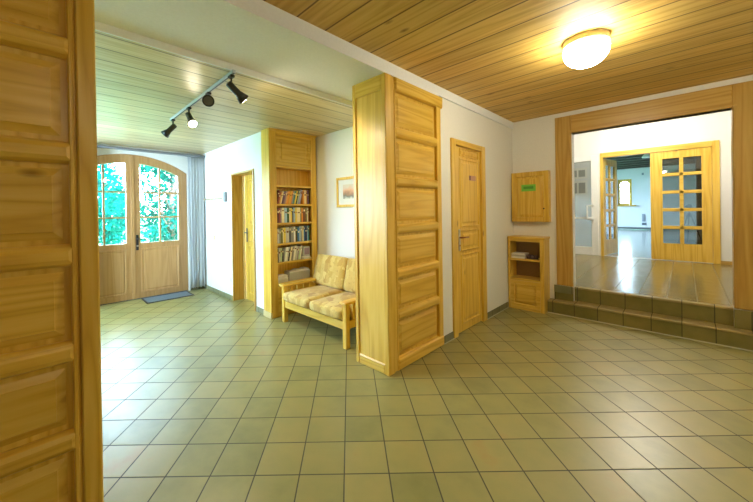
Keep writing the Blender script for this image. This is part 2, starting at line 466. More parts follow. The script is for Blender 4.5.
# wall with the glazed door: hole from white door to double door
GD = (-1.235, 0.435)
WD5 = (-2.08, -1.27)
mb = wall_boxes(MB(), 1, YU, YU + 0.12, UX0, UX1, ZU - 0.1, UZ, [(GD[0], GD[1], ZU, 2.53), (WD5[0], WD5[1], ZU, 2.50)])
st(finish('wall_upper_back', mb, WHITE), 'white wall around the glazed wooden double door', 'wall')
st(B('baseboard_upper', OAK[0], GD[1], UX1, YU - 0.015, YU, ZU, ZU + 0.06))

# far room
FX0, FX1, FY1, FZ = -5.0, 2.2, 19.5, 3.12
slab('floor_far', plain('polished_floor', (0.30, 0.29, 0.25, 1), 0.16), FX0, FX1, YU, FY1, ZU - 0.12, ZU - 0.002, 'shiny floor of the bright far room', 'floor')
FW = (-2.16, -1.66, 1.46, 2.66)
mb = wall_boxes(MB(), 1, FY1, FY1 + 0.3, FX0, FX1, ZU, FZ + 0.5, [FW])
st(finish('wall_far', mb, BLUEW), 'pale far wall with one arched-top window', 'wall')
slab('wall_far_right', BLUEW, FX1, FX1 + 0.2, YU + 0.12, FY1, ZU, FZ + 0.5)
FWL = [(9.6, 11.6, 1.0, 2.9), (12.6, 14.6, 1.0, 2.9), (15.6, 17.6, 1.0, 2.9)]  # unseen side openings added to bring daylight into the far room
mb = wall_boxes(MB(), 0, FX0 - 0.25, FX0, YU + 0.12, FY1, ZU, FZ + 0.5, FWL)
st(finish('wall_far_left', mb, BLUEW))
slab('wall_far_front', BLUEW, FX0, UX0, YU + 0.0, YU + 0.12, ZU, FZ + 0.5)
slab('wall_far_front_right', BLUEW, UX1 + 0.12, FX1, YU + 0.0, YU + 0.12, ZU, FZ + 0.5)
slab('wall_far_lintel', BLUEW, UX0, UX1 + 0.12, YU, YU + 0.12, UZ + 0.1, FZ + 0.5)
slab('ceiling_far', GREYB, FX0, FX1, YU, FY1, FZ + 0.18, FZ + 0.3, 'grey ceiling with dark beams in the far room', 'ceiling')
y = YU + 0.7; k = 0
while y < FY1 - 0.2:
    k += 1
    o = st(B('trim_%d' % (k + 10), DKBEAM, FX0, FX1, y, y + 0.22, FZ, FZ + 0.18, b=0.01), 'dark ceiling beam, number %d counted from the glazed double door' % k, 'beam')
    o['group'] = 'dark beams under the far ceiling'
    y += 0.82
# far window
def window(name, x0, x1, z0, z1, y, label):
    w = empty(name, ((x0 + x1) / 2, y, z0))
    st(w, label, 'window')
    mb = MB()
    mb.box(x0, x0 + 0.09, y, y + 0.07, z0, z1, b=0.008).box(x1 - 0.09, x1, y, y + 0.07, z0, z1, b=0.008)
    mb.box(x0 + 0.09, x1 - 0.09, y, y + 0.07, z0, z0 + 0.09, b=0.008)
    cx, n = (x0 + x1) / 2, 8
    for i in range(n):                       # arched head
        ta, tb = i / n, (i + 1) / n
        za = z1 - 0.10 - 0.10 * (abs(2 * ta - 1)) ** 2; zb = z1 - 0.10 - 0.10 * (abs(2 * tb - 1)) ** 2
        xa, xb = x0 + 0.09 + (x1 - x0 - 0.18) * ta, x0 + 0.09 + (x1 - x0 - 0.18) * tb
        mb.prism([(xa, y, za), (xb, y, zb), (xb, y, z1), (xa, y, z1)], (0, 0.07, 0))
    zm = z0 + (z1 - z0) * 0.52
    mb.box(x0 + 0.09, x1 - 0.09, y + 0.01, y + 0.06, zm - 0.02, zm + 0.02)
    mb.box(cx - 0.012, cx + 0.012, y + 0.01, y + 0.06, z0 + 0.09, z1 - 0.10)
    finish('window_frame', mb, PINE[2], w)
    finish('window_sill', MB().box(x0 - 0.12, x1 + 0.14, y - 0.20, y + 0.0, z0 - 0.05, z0, b=0.008), PINE[0], w)
    finish('window_pane', MB().box(x0 + 0.05, x1 - 0.05, y + 0.03, y + 0.036, z0 + 0.05, z1 - 0.05), GLASS, w)
window('window_1', FW[0], FW[1], FW[2], FW[3], FY1 + 0.06, 'small bright window with yellow-green wooden frame in the far wall')
st(B('baseboard_far', DGREY, FX0, FX1, FY1 - 0.02, FY1, ZU, ZU + 0.10))

# ------------------------------------------------------------------ wood trims
mb = MB()
YP = YE - 0.02
zb = ZU + 0.012
mb.field(((0, YP, 0), (1, 0, 0), (0, 0, 1), (0, -1, 0)), -1.182, OPX0, zb, 2.575, [(0, -0.14), (0, -0.006), (0.006, 0)])
mb.field(((0, YP, 0), (1, 0, 0), (0, 0, 1), (0, -1, 0)), OPX1, 0.56, zb, 2.575, [(0, -0.14), (0, -0.006), (0.006, 0)])
mb.box(OPX0 - 0.03, OPX0 - 0.012, YP - 0.006, YP + 0.01, zb, OPZ + 0.012).box(OPX1 + 0.012, OPX1 + 0.03, YP - 0.006, YP + 0.01, zb, OPZ + 0.012)
st(finish('trim_3', mb, OAK[2]), 'wide oak-coloured posts of the big opening', 'door frame')
mb = MB()
mb.field(((0, YP, 0), (1, 0, 0), (0, 0, 1), (0, -1, 0)), OPX0 - 0.0, OPX1 + 0.0, OPZ, 2.575, [(0, -0.14), (0, -0.006), (0.006, 0)])
mb.box(OPX0 - 0.03, OPX1 + 0.03, YP - 0.006, YP + 0.01, OPZ + 0.012, OPZ + 0.03)
st(finish('trim_4', mb, OAK[0]), 'wide oak-coloured head beam over the opening', 'door frame')

def base(name, *boxes, label=None):
    mb = MB()
    for q in boxes: mb.box(*q, b=0.002)
    return st(finish(name, mb, BASE_M), label, 'skirting' if label else None)
base('baseboard_left', (XW, XW + 0.011, 2.945, 3.15, 0, 0.075), (XW, XW + 0.011, 3.975, 4.69, 0, 0.075), label='grey-green tile skirting either side of the narrow pine door')
base('baseboard_entry', (XD, -4.92, YS - 0.011, YS, 0, 0.075), (-4.15, -3.905, YS - 0.011, YS, 0, 0.075), label='grey tile skirting along the white entry wall')
base('baseboard_entrance', (XD, XD + 0.011, 1.88, YS - 0.011, 0, 0.075), (XD, XD + 0.011, EY0, 0.19, 0, 0.075))
base('baseboard_back', (SX0 + 0.05, OPX0 - 0.005, YE - 0.032, YE - 0.018, ZU - 0.085, ZU + 0.010), label='tile skirting below the left wooden post')
base('baseboard_niche', (-3.72, -2.1, YN - 0.011, YN, 0, 0.075))
mb = MB().box(XW + 0.011, XW + 0.02, 2.945, 3.15, 0, 0.006).box(XW + 0.011, XW + 0.02, 3.975, 4.69, 0, 0.006)
st(finish('trim_5', mb, GROUT))

# ------------------------------------------------------------------ tall panelled cabinets
RAILS = (0.47, 0.83, 1.22, 1.635, 2.06)
def tall_cabinet(y0, y1, corner_low, label):
    """encases a wall end; the +x face carries six stacked raised panels"""
    x0, x1 = -2.092, -1.70
    t = tag(empty('panelled_cabinet', ((x0 + x1) / 2, (y0 + y1) / 2, 0)), label, 'cabinet', 'panelled cabinets beside the opening')
    top = ZS
    pw, cw = (0.145, 0.085) if corner_low else (0.090, 0.064)
    ym0, ym1 = (y0 + pw, y1 - 0.075) if corner_low else (y0 + 0.075, y1 - pw)
    # carcass behind the face
    ins = MB().box(x0 + 0.02, x1 - 0.035, y0 + 0.02, y1 - 0.0, 0.0, top)
    finish('carcass', ins, PINE[2], t)
    # corner posts
    mb = MB()
    if corner_low:
        mb.box(x1 - 0.05, x1, y0, y0 + cw, 0, top, b=0.006).box(x1 - 0.05, x1 - 0.012, y0 + cw, ym0, 0, top, b=0.004)
        mb.box(x1 - 0.016, x1 - 0.004, ym0 - 0.018, ym0, 0.09, top - 0.1, b=0.005)
    else:
        mb.box(x1 - 0.05, x1, y1 - cw, y1, 0, top, b=0.006).box(x1 - 0.05, x1 - 0.012, ym1, y1 - cw, 0, top, b=0.004)
        mb.box(x1 - 0.016, x1 - 0.004, ym1, ym1 + 0.018, 0.09, top - 0.1, b=0.005)
    finish('corner_post', mb, PINE[2], t)
    mb = MB()
    if corner_low: mb.box(x1 - 0.05, x1 - 0.006, ym1, y1, 0, top, b=0.004)
    else: mb.box(x1 - 0.05, x1 - 0.006, y0, ym0, 0, top, b=0.004)
    finish('stile', mb, PINE[2], t)
    # plinth and cornice
    finish('plinth', MB().field(((x1 - 0.03, 0, 0), (0, 1, 0), (0, 0, 1), (1, 0, 0)), ym0 - 0.015, y1 if corner_low else ym1 + 0.015, 0, 0.105, [(0, -0.02), (0, 0.02), (0.012, 0.034)]), PINE[1], t)
    finish('cornice', MB().field(((x1 - 0.03, 0, 0), (0, 1, 0), (0, 0, 1), (1, 0, 0)), ym0 - 0.01, y1 + 0.02 if corner_low else ym1 + 0.01, top - 0.115, top, [(0, -0.02), (0, 0.026), (0.010, 0.04)]), PINE[1], t)
    zs = [0.105] + list(RAILS) + [top - 0.115]
    hw = 0.045
    for k, z in enumerate(RAILS):
        finish('rail', MB().field(((x1 - 0.03, 0, 0), (0, 1, 0), (0, 0, 1), (1, 0, 0)), ym0 - 0.02, ym1 + 0.02, z - hw, z + hw, [(0, -0.02), (0, 0.004), (0.012, 0.022), (0.028, 0.03)]), PINE[1], t)
    for k in range(6):
        a = zs[k] + (hw if k else 0); b = zs[k + 1] - (hw if k < 5 else 0)
        finish('panel', MB().field(((x1 - 0.03, 0, 0), (0, 1, 0), (0, 0, 1), (1, 0, 0)), ym0, ym1, a, b, [(0, -0.015), (0, -0.006), (0.006, -0.012), (0.05, 0.008), (0.052, 0.011)]), PINE[1], t)
    # side facing the viewer
    ys = y0 if corner_low else y1
    sgn = -1 if corner_low else 1
    fr = ((0, ys - sgn * 0.02, 0), (1, 0, 0), (0, 0, 1), (0, sgn, 0))
    finish('side_panel', MB().field(fr, x0 + 0.036, x1 - 0.045, 0.0, top, [(0, -0.01), (0, 0.006)]), PINE[2], t)
    finish('side_post', MB().box(x0, x0 + 0.04, ys, ys - sgn * 0.04, 0, top, b=0.005), PINE[2], t)
    finish('side_rail', MB().field(fr, x0 + 0.04, x1 - 0.05, top - 0.13, top, [(0, -0.0), (0, 0.014), (0.006, 0.018)]), PINE[0], t)
    finish('side_plinth', MB().field(fr, x0 + 0.04, x1 - 0.05, 0, 0.085, [(0, -0.0), (0, 0.012), (0.010, 0.018)]), PINE[0], t)
    return t
tall_cabinet(2.05, 2.932, True, 'full-height honey pine panelled cabinet at the wall end between bench and narrow door')
tall_cabinet(-0.735, 0.163, False, 'close-up pine panelled cabinet face along the left edge of the view')

# ------------------------------------------------------------------ bookcase
def bookcase():
    xf, xb = -3.72, -3.985
    y0, y1 = 2.11, 2.868
    t = tag(empty('bookcase', (xf, 2.5, 0)), 'floor-to-ceiling pine bookcase at the wall end beside the bench', 'bookcase')
    top = ZE
    finish('side_panel', MB().box(-3.90, xf + 0.02, y0 - 0.004, y0 + 0.018, 0.075, top, b=0.003), PINE[2], t)
    finish('side_panel', MB().box(xf - 0.165, xf, y0 + 0.018, y0 + 0.040, 0, top), PINE[2], t)
    finish('side_panel', MB().box(xb, xf, y1 - 0.022, y1, 0, top), PINE[2], t)
    finish('stile', MB().box(xf, xf + 0.022, y0 + 0.018, 2.212, 0, top, b=0.003), PINE[2], t)
    finish('stile', MB().box(xf, xf + 0.022, 2.782, y1 + 0.004, 0, top, b=0.003), PINE[2], t)
    finish('back_panel', MB().box(-3.898, -3.886, 2.151, y1 - 0.022, 0, top), PINE[2], t)
    finish('base_tile', MB().box(-3.90, xf + 0.02, y0 - 0.012, y0 + 0.012, 0, 0.075, b=0.002), plain('beige_tile', sl(206, 184, 130), 0.4), t)
    finish('cornice', MB().box(xf, xf + 0.026, 2.212, 2.782, 2.405, top, b=0.004).box(xf, xf + 0.04, y0 - 0.004, y1 + 0.004, top - 0.022, top, b=0.006), PINE[1], t)
    d = finish('cupboard_door', MB().field(((xf + 0.004, 0, 0), (0, 1, 0), (0, 0, 1), (1, 0, 0)), 2.215, 2.779, 2.01, 2.402, [(0, -0.015), (0, 0.013), (0.05, 0.013), (0.053, 0.006), (0.075, 0.006), (0.09, 0.012)]), PINE[1], t)
    finish('knob', MB().path([((xf + 0.016, 2.745, 2.22), 0.006), ((xf + 0.026, 2.745, 2.22), 0.006), ((xf + 0.030, 2.745, 2.22), 0.013), ((xf + 0.040, 2.745, 2.22), 0.010)]), PINE[0], d)
    for z in (2.005, 1.745, 1.4925, 1.238, 0.963, 0.709):
        finish('shelf', MB().box(-3.886, xf + 0.008, 2.152, y1 - 0.023, z - 0.024, z, b=0.003), PINE[1], t)
    finish('shelf', MB().box(-3.886, xf + 0.012, 2.152, y1 - 0.023, 0.41, 0.434, b=0.003), PINE[1], t)
    finish('base_cupboard', MB().field(((xf, 0, 0), (0, 1, 0), (0, 0, 1), (1, 0, 0)), 2.213, 2.781, 0.0, 0.408, [(0, -0.02), (0, 0.010), (0.06, 0.010), (0.065, 0.004)]), PINE[1], t)
    return t
bookcase()

COVER = {}
def cover(name, rgb):
    if name not in COVER: COVER[name] = plain('book_cover_' + name.replace(' ', '_'), sl(*rgb), 0.5)
    return COVER[name]
PAL = {'dark red': (96, 34, 26), 'brick red': (150, 70, 46), 'tan': (206, 160, 96), 'cream': (232, 218, 170), 'purple': (104, 72, 100), 'mauve': (150, 124, 136), 'orange': (226, 148, 56), 'amber': (220, 170, 70), 'teal': (60, 120, 116), 'yellow': (226, 200, 70), 'black': (24, 24, 22), 'lilac': (158, 150, 176), 'dark green': (40, 84, 48), 'pale green': (176, 196, 150), 'pale blue': (160, 190, 206), 'navy': (44, 56, 92), 'blue': (62, 112, 168), 'olive': (120, 116, 56), 'grey': (140, 136, 128), 'charcoal': (64, 62, 62), 'white': (232, 228, 214), 'brown': (126, 78, 40), 'pale grey': (190, 188, 176)}
# (colour, thickness share, height share, lean)
ROWS = [
 ('top', 1.4925, 0.205, [('dark red', 1, .92, .30), ('brick red', 1, .8, .30), ('tan', .9, .86, .30), ('cream', .8, .88, .30), ('purple', 1, .84, .29), ('mauve', 1, .86, .28), ('tan', .9, .87, .27), ('orange', 1.1, .88, .26), ('amber', 1.1, .9, .25), ('orange', 1, .88, .22), ('grey', .9, .9, .20), ('teal', 1.1, .9, .17), ('yellow', 1, .93, .15), ('black', .8, .93, .14), ('pale green', .8, .95, .12), ('lilac', 1.5, .99, .05), ('orange', 1.2, .95, .0), ('cream', 1.3, .96, .0), ('tan', .9, .95, .0), ('purple', 1.2, .98, .0)]),
 ('second', 1.238, 0.215, [('black', .7, .93, 0), ('dark red', 1.1, .93, 0), ('brick red', .8, .94, 0), ('mauve', .8, .9, 0), ('cream', 1.7, .95, 0), ('pale blue', 1.4, .95, 0), ('dark green', 1.3, .95, 0), ('cream', 1, .93, 0), ('yellow', .9, .93, 0), ('navy', .7, .96, 0), ('pale blue', 1.1, .96, 0), ('yellow', 1, .96, 0), ('cream', 2.2, .98, 0), ('olive', .7, .94, 0), ('orange', 1, .93, 0), ('brown', 1.7, .93, 0), ('olive', 1, .9, 0), ('cream', .8, .95, 0), ('brick red', .7, .9, 0)]),
 ('third', 0.963, 0.222, [('lilac', 1, .86, 0), ('pale grey', .9, .9, 0), ('grey', .9, .87, 0), ('olive', 1, .9, 0), ('cream', .8, .93, 0), ('yellow', 1, .95, 0), ('pale grey', 2, .95, 0), ('charcoal', 1, .96, 0), ('grey', 1.8, .96, 0), ('white', 1, .98, 0), ('dark red', .7, .97, 0), ('dark green', .7, .9, 0), ('blue', 1.1, .9, 0), ('pale blue', .9, .98, 0), ('grey', 1, .97, 0), ('cream', .8, .99, 0), ('blue', .9, 1, 0), ('navy', 1.5, 1, 0), ('pale blue', .6, 1, 0), ('teal', .9, 1, 0)]),
 ('lowest', 0.709, 0.205, [('black', 1.0, .9, 0), ('pale grey', 1.0, .93, 0), ('pale green', .9, .92, .0), ('charcoal', .9, .9, .0), ('white', 1.2, .93, .1), ('pale grey', .9, .93, .12), ('black', .6, .85, .13), ('cream', 1.0, .95, .14), ('grey', .9, .93, .15), ('white', 1.2, .98, .16), ('pale grey', .9, .95, .18), ('mauve', .7, .92, .2), ('pale green', .8, .9, .21), ('white', .8, 1, .22)]),
]
ORD = ['first', 'second', 'third', 'fourth', 'fifth', 'sixth', 'seventh', 'eighth', 'ninth', 'tenth', 'eleventh', 'twelfth', 'thirteenth', 'fourteenth', 'fifteenth', 'sixteenth', 'seventeenth', 'eighteenth', 'nineteenth', 'twentieth']
for rname, z, hmax, items in ROWS:
    y0, y1 = 2.224, (2.772 if rname != 'lowest' else 2.645)
    run = [i for i in items if i[3] > 0.01]
    LEAN = {'top': 0.24, 'lowest': 0.17}.get(rname, 0.0)
    wedge = hmax * 0.9 * math.sin(LEAN)
    if rname == 'lowest': wedge *= 0.9
    foot = sum(i[1] / (math.cos(LEAN) if i[3] > 0.01 else 1) for i in items)
    unit = (y1 - y0 - wedge) / foot
    y = y0
    for k, (cn, w, hs, lean) in enumerate(items):
        lean = LEAN if lean > 0.01 else 0.0
        step = unit * w / (math.cos(lean))
        th = unit * w
        if not lean and k and items[k - 1][3] > 0.01: y += wedge
        h = hmax * hs
        d = 0.108 + 0.018 * random.random()
        xs = -3.745 - 0.012 * random.random()
        M = Matrix.Translation((0, y + step, z)) @ Matrix.Rotation(-lean, 4, 'X')
        mb = MB()
        g_ = 0.0006
        mb.box(xs - d, xs, -th + g_, -g_, 0, h, b=min(0.003, th * 0.2), mi=0, M=M)
        mb.box(xs - d + 0.004, xs - 0.006, -th + g_ + 0.0025, -g_ - 0.0025, h - 0.002, h + 0.0008, mi=1, M=M)
        bz = h * random.uniform(0.6, 0.78)
        pale = sum(PAL[cn]) >= 420
        mb.box(xs - 0.001, xs + 0.0008, -th + g_ + th * 0.18, -g_ - th * 0.18, bz, bz + h * random.uniform(0.06, 0.14), mi=2, M=M)
        bn = 'brown' if pale else 'cream'
        o = finish('book', mb, [cover(cn, PAL[cn]), PAGES, cover(bn, PAL[bn])])
        mn = min(v.co.z for v in o.data.vertices)
        for v in o.data.vertices: v.co.z += z + 0.001 - mn
        tag(o, '%s %sbook, %s from the left in the %s row of the bookcase' % (cn, 'leaning ' if lean else '', ORD[k], rname), 'book', 'books in the bookcase')
        y += step
# flat volumes at the right of the lowest row
def slabbook(name, x0, x1, y0, y1, z0, z1, mat, label, cat):
    mb = MB().box(x0, x1, y0, y1, z0, z1, b=0.003, mi=0)
    mb.box(x0 + 0.004, x1 + 0.0006, y0 + 0.004, y1 - 0.004, z0 + (z1 - z0) * 0.18, z1 - (z1 - z0) * 0.18, mi=1)
    return tag(finish(name, mb, [mat, PAGES]), label, cat)
slabbook('flat_book', -3.875, -3.735, 2.655, 2.775, 0.71, 0.745, cover('white', PAL['white']), 'white book lying flat at the right end of the lowest book row', 'book')
mb = MB().box(-3.88, -3.75, 2.662, 2.772, 0.7465, 0.885, b=0.004)
mb.box(-3.7505, -3.7485, 2.675, 2.76, 0.77, 0.865, mi=1)
tag(finish('slipcase', mb, [cover('pale grey', PAL['pale grey']), cover('mauve', (206, 190, 180))]), 'pale grey slipcase on a flat book at the right of the lowest row', 'box')
# papers and box on the bottom shelf
for k, (dz, dy, w) in enumerate(((0.0, 0.0, 0.17), (0.031, 0.006, 0.16), (0.062, -0.002, 0.165))):
    mb = MB().box(-3.87, -3.74 + 0.008 * (k % 2), 2.222 + dy, 2.222 + dy + w, 0.4355 + dz, 0.4355 + dz + 0.030, b=0.002)
    for j in range(3): mb.box(-3.868, -3.7385 + 0.008 * (k % 2), 2.226 + dy, 2.218 + dy + w, 0.4355 + dz + 0.005 + j * 0.008, 0.4355 + dz + 0.009 + j * 0.008)
    tag(finish('paper_stack', mb, PAPER), '%s bundle of white papers at the left of the lowest bookcase shelf' % ('bottom', 'middle', 'top')[k], 'papers', 'paper bundles on the lowest shelf')
t = tag(empty('magazine_box', (-3.80, 2.59, 0.435)), 'long grey box of magazines on the lowest bookcase shelf', 'box')
mb = MB().box(-3.88, -3.74, 2.42, 2.76, 0.4355, 0.443).box(-3.88, -3.873, 2.42, 2.76, 0.443, 0.56).box(-3.747, -3.74, 2.42, 2.76, 0.443, 0.545).box(-3.873, -3.747, 2.42, 2.427, 0.443, 0.56).box(-3.873, -3.747, 2.753, 2.76, 0.443, 0.56)
finish('tray', mb, plain('grey_card', sl(188, 184, 170), 0.7), t)
mb = MB()
for j in range(16): mb.box(-3.87, -3.75, 2.43 + j * 0.02, 2.445 + j * 0.02, 0.4435, 0.555 + 0.025 * random.random())
o = finish('magazines', mb, PAPER, t); o['kind'] = 'stuff'

# ------------------------------------------------------------------ bench with cushions
def bench():
    x0, x1, yf, yb = -3.52, -2.33, 2.15, 2.86
    t = tag(empty('wooden_bench', ((x0 + x1) / 2, 2.5, 0)), 'low pine two-seat bench with yellow patterned cushions in the niche', 'sofa')
    lw = 0.055
    za = 0.475
    for (xx, s) in ((x0, 1), (x1, -1)):
        xa, xb = (xx, xx + lw) if s > 0 else (xx - lw, xx)
        finish('leg', MB().box(xa, xb, yf, yf + 0.06, 0, za - 0.03, b=0.006), PINE[2], t)
        finish('leg', MB().box(xa, xb, yb - 0.07, yb - 0.01, 0, za - 0.03, b=0.006), PINE[2], t)
        finish('armrest', MB().box(xa - 0.02, xb + 0.02, yf - 0.025, yb, za - 0.03, za, b=0.01, seg=2), PINE[1], t)
        finish('side_rail', MB().box(xa + 0.012, xb - 0.012, yf + 0.06, yb - 0.07, 0.19, 0.27, b=0.004), PINE[1], t)
        for k in range(5):
            y = yf + 0.115 + k * 0.10
            finish('slat', MB().box(xa + 0.017, xb - 0.017, y, y + 0.035, 0.27, za - 0.03, b=0.003), PINE[2], t)
    finish('front_rail', MB().box(x0 + lw, x1 - lw, yf + 0.010, yf + 0.035, 0.185, 0.268, b=0.005), PINE[0], t)
    finish('back_rail', MB().box(x0 + lw, x1 - lw, yb - 0.06, yb - 0.035, 0.185, 0.268, b=0.005), PINE[0], t)
    finish('back_rail', MB().box(x0 + lw, x1 - lw, yb - 0.045, yb - 0.02, 0.60, 0.68, b=0.005), PINE[0], t)
    for k in range(2):
        xx = x0 + lw / 2 if k == 0 else x1 - lw / 2
        finish('back_post', MB().box(xx - 0.025, xx + 0.025, yb - 0.05, yb - 0.012, za, 0.70, b=0.005), PINE[2], t)
    mb = MB()
    for k in range(6): mb.box(x0 + lw, x1 - lw, yf + 0.06 + k * 0.10, yf + 0.11 + k * 0.10, 0.255, 0.268)
    finish('seat_slats', mb, PINE[0], t)
    def cushion(name, cx, cy, cz, sx, sy, sz, rot, nx=14, ny=14):
        mb = MB(); tmp = mb.bm
        bmesh.ops.create_cube(tmp, size=2)
        bmesh.ops.subdivide_edges(tmp, edges=list(tmp.edges), cuts=9, use_grid_fill=True)
        M = Matrix.Translation((cx, cy, cz)) @ Matrix.Rotation(rot, 4, 'X')
        for v in tmp.verts:
            x, y, z = v.co
            # rounded slab with a crown
            px = math.copysign(abs(x) ** 1.0, x); py = y
            e = max(abs(px), abs(py))
            crown = (1 - px ** 4) * (1 - py ** 4)
            hz = z * sz * (0.62 + 0.38 * crown ** 0.5 if abs(z) > 0.01 else 1)
            r = 1 - 0.045 * (abs(px) ** 8) * (abs(py) ** 8) - 0.02 * z * z
            w = 0.004 * math.sin(7 * px + 3 * py + cx * 9) * crown
            v.co = M @ Vector((px * sx * r, py * sy * r, hz + w))
        for f in tmp.faces: f.smooth = True
        return finish(name, mb, FABRIC, t)
    w = (x1 - x0 - 2 * lw) / 2
    for k in range(2):
        cx = x0 + lw + w * (k + 0.5)
        bw = (x1 - x0 + 0.05) / 2; bx_ = x0 - 0.03 + bw * (k + 0.5)
        c = cushion('seat_cushion', cx, yf + 0.30, 0.335, w / 2 - 0.004, 0.335, 0.066, math.radians(-3) if False else 0)
        cushion('back_cushion', bx_, yb - 0.125, 0.592, bw / 2 - 0.004, 0.205, 0.065, math.radians(76))
    return t
bench()

# ------------------------------------------------------------------ picture on the niche wall
t = tag(empty('framed_picture', (-3.0, YN, 1.62)), 'small framed landscape print half hidden behind the tall pine cabinet', 'picture')
x0, x1, z0, z1 = -3.27, -2.75, 1.435, 1.835
mb = MB()
for (a, b, c, d) in ((x0, x1, z0, z0 + 0.035), (x0, x1, z1 - 0.035, z1), (x0, x0 + 0.035, z0 + 0.035, z1 - 0.035), (x1 - 0.035, x1, z0 + 0.035, z1 - 0.035)):
    mb.box(a, b, YN - 0.025, YN - 0.001, c, d, b=0.004)
finish('frame', mb, PINE[2], t)
finish('mount', MB().box(x0 + 0.03, x1 - 0.03, YN - 0.012, YN - 0.004, z0 + 0.03, z1 - 0.03), PAPER, t)
g = G('landscape_print')
tc = g.n('TexCoord').outputs['Object']
sz_ = g.n('SeparateXYZ', ins={0: tc}).outputs[2]
nz = g.n('TexNoise', ins={'Vector': tc, 'Scale': 16.0, 'Detail': 4}).outputs[0]
q = g.math('ADD', g.math('MULTIPLY', sz_, 4.2), g.math('ADD', 0.28, g.math('MULTIPLY', nz, 0.5)))
g.bsdf(**{'Base Color': g.ramp(q, [(0.2, sl(205, 205, 190)), (0.35, sl(120, 110, 90)), (0.5, sl(170, 120, 80)), (0.7, sl(222, 170, 130)), (0.9, sl(215, 200, 180))]), 'Roughness': 0.4})
finish('print', MB().box(x0 + 0.125, x1 - 0.125, YN - 0.0135, YN - 0.0125, z0 + 0.11, z1 - 0.10), g.m, t)

# ------------------------------------------------------------------ door_2: narrow pine door in the white wall
def lever(parent, x, y, z, dy, mat_plate, mat, mat_lever=None, nx=1):
    """plate and lever on a +x facing door"""
    p = finish('handle', MB().box(x, x + 0.008 * nx, y - 0.018, y + 0.018, z - 0.13, z + 0.11, b=0.003), mat_plate, parent)
    mb = MB().cyl((x + 0.006 * nx, y, z + 0.02), (x + 0.05 * nx, y, z + 0.02), 0.009)
    mb.tube([(x + 0.048 * nx, y, z + 0.02), (x + 0.052 * nx, y + dy * 0.25, z + 0.021), (x + 0.052 * nx, y + dy, z + 0.018)], 0.008)
    mb.cyl((x + 0.004 * nx, y, z - 0.07), (x + 0.012 * nx, y, z - 0.07), 0.010)
    finish('lever', mb, mat_lever or mat, p)
t = st(empty('door_2', (XW, 3.56, 0)), 'narrow pine door with four panels and a small sign in the white wall', 'door')
mb = MB()
mb.box(XW - 0.10, XW + 0.022, D2[0], 3.238, 0, D2[3], b=0.004).box(XW - 0.10, XW + 0.022, 3.868, D2[1], 0, D2[3], b=0.004)
mb.box(XW - 0.12, XW - 0.10, D2[0], D2[1], 0, D2[3])
finish('door_frame', mb, PINE[2], t)
finish('door_frame', MB().box(XW - 0.10, XW + 0.022, 3.238, 3.868, 2.085, D2[3], b=0.004), PINE[1], t)
mb = MB()
fr = ((XW - 0.005, 0, 0), (0, 1, 0), (0, 0, 1), (1, 0, 0))
la, lb = 3.241, 3.865
finish('door_leaf', MB().box(XW - 0.06, XW - 0.003, la, lb, 0.012, 2.083, b=0.002), PINE[2], t)
RS = [(0, 0.0), (0, 0.004), (0.012, 0.014), (0.02, 0.004), (0.045, 0.004), (0.06, 0.012)]
for (a, b) in ((1.975, 2.068), (1.18, 1.955), (0.91, 1.15), (0.095, 0.88)):
    finish('door_panel', MB().field(fr, la + 0.11, lb - 0.055, a, b, [(i * (0.5 if b - a < 0.15 else 1), h) for i, h in RS]), PINE[2], t)
lever(t, XW - 0.003, 3.325, 1.05, 0.12, STEEL, STEEL, plain('red_brown_lever', sl(150, 84, 50), 0.35))
s_ = finish('door_sign', MB().box(XW + 0.0, XW + 0.009, 3.56, 3.73, 1.715, 1.775, b=0.002).box(XW + 0.0085, XW + 0.0098, 3.565, 3.598, 1.72, 1.77, mi=1), [plain('pinkish_plate', sl(190, 140, 120), 0.4), plain('dark_plate', sl(90, 50, 44), 0.4)], t)
s_['label'] = 'small pinkish brown sign plate with dark left end'

# ------------------------------------------------------------------ door_3: recessed door of the entry wall
t = st(empty('door_3', (-4.53, YS, 0)), 'recessed pine door in the white entry wall beside the bookcase', 'door')
yr = 2.315
finish('door_lining', MB().box(D3[0], D3[0] + 0.022, YS - 0.006, yr + 0.06, 0, D3[3], b=0.003), OAK[2], t)
finish('door_lining', MB().box(D3[1] - 0.03, D3[1], YS - 0.02, yr + 0.06, 0, D3[3], b=0.003), OAK[2], t)
finish('door_lining', MB().box(D3[0] + 0.022, D3[1] - 0.03, YS - 0.004, yr + 0.06, D3[3] - 0.025, D3[3], b=0.003), OAK[0], t)
finish('door_stop', MB().box(D3[0] + 0.022, D3[0] + 0.075, yr - 0.02, yr + 0.0, 0, D3[3] - 0.025, b=0.004), OAK[2], t)
finish('door_leaf', MB().box(D3[0] + 0.075, D3[1] - 0.031, yr, yr + 0.04, 0.008, D3[3] - 0.028), PINE[2], t)
fr = ((0, yr - 0.001, 0), (1, 0, 0), (0, 0, 1), (0, -1, 0))
for (a, b) in ((1.20, 1.90), (0.93, 1.12), (0.12, 0.86)):
    finish('door_panel', MB().field(fr, D3[0] + 0.20, D3[1] - 0.12, a, b, RS), PINE[2], t)
p = finish('handle', MB().box(D3[0] + 0.125, D3[0] + 0.16, yr - 0.009, yr - 0.001, 0.92, 1.14, b=0.003), DGREY, t)
finish('lever', MB().cyl((D3[0] + 0.142, yr - 0.006, 1.07), (D3[0] + 0.142, yr - 0.05, 1.07), 0.009).tube([(D3[0] + 0.142, yr - 0.048, 1.07), (D3[0] + 0.17, yr - 0.052, 1.07), (D3[0] + 0.26, yr - 0.052, 1.068)], 0.008), DGREY, p)

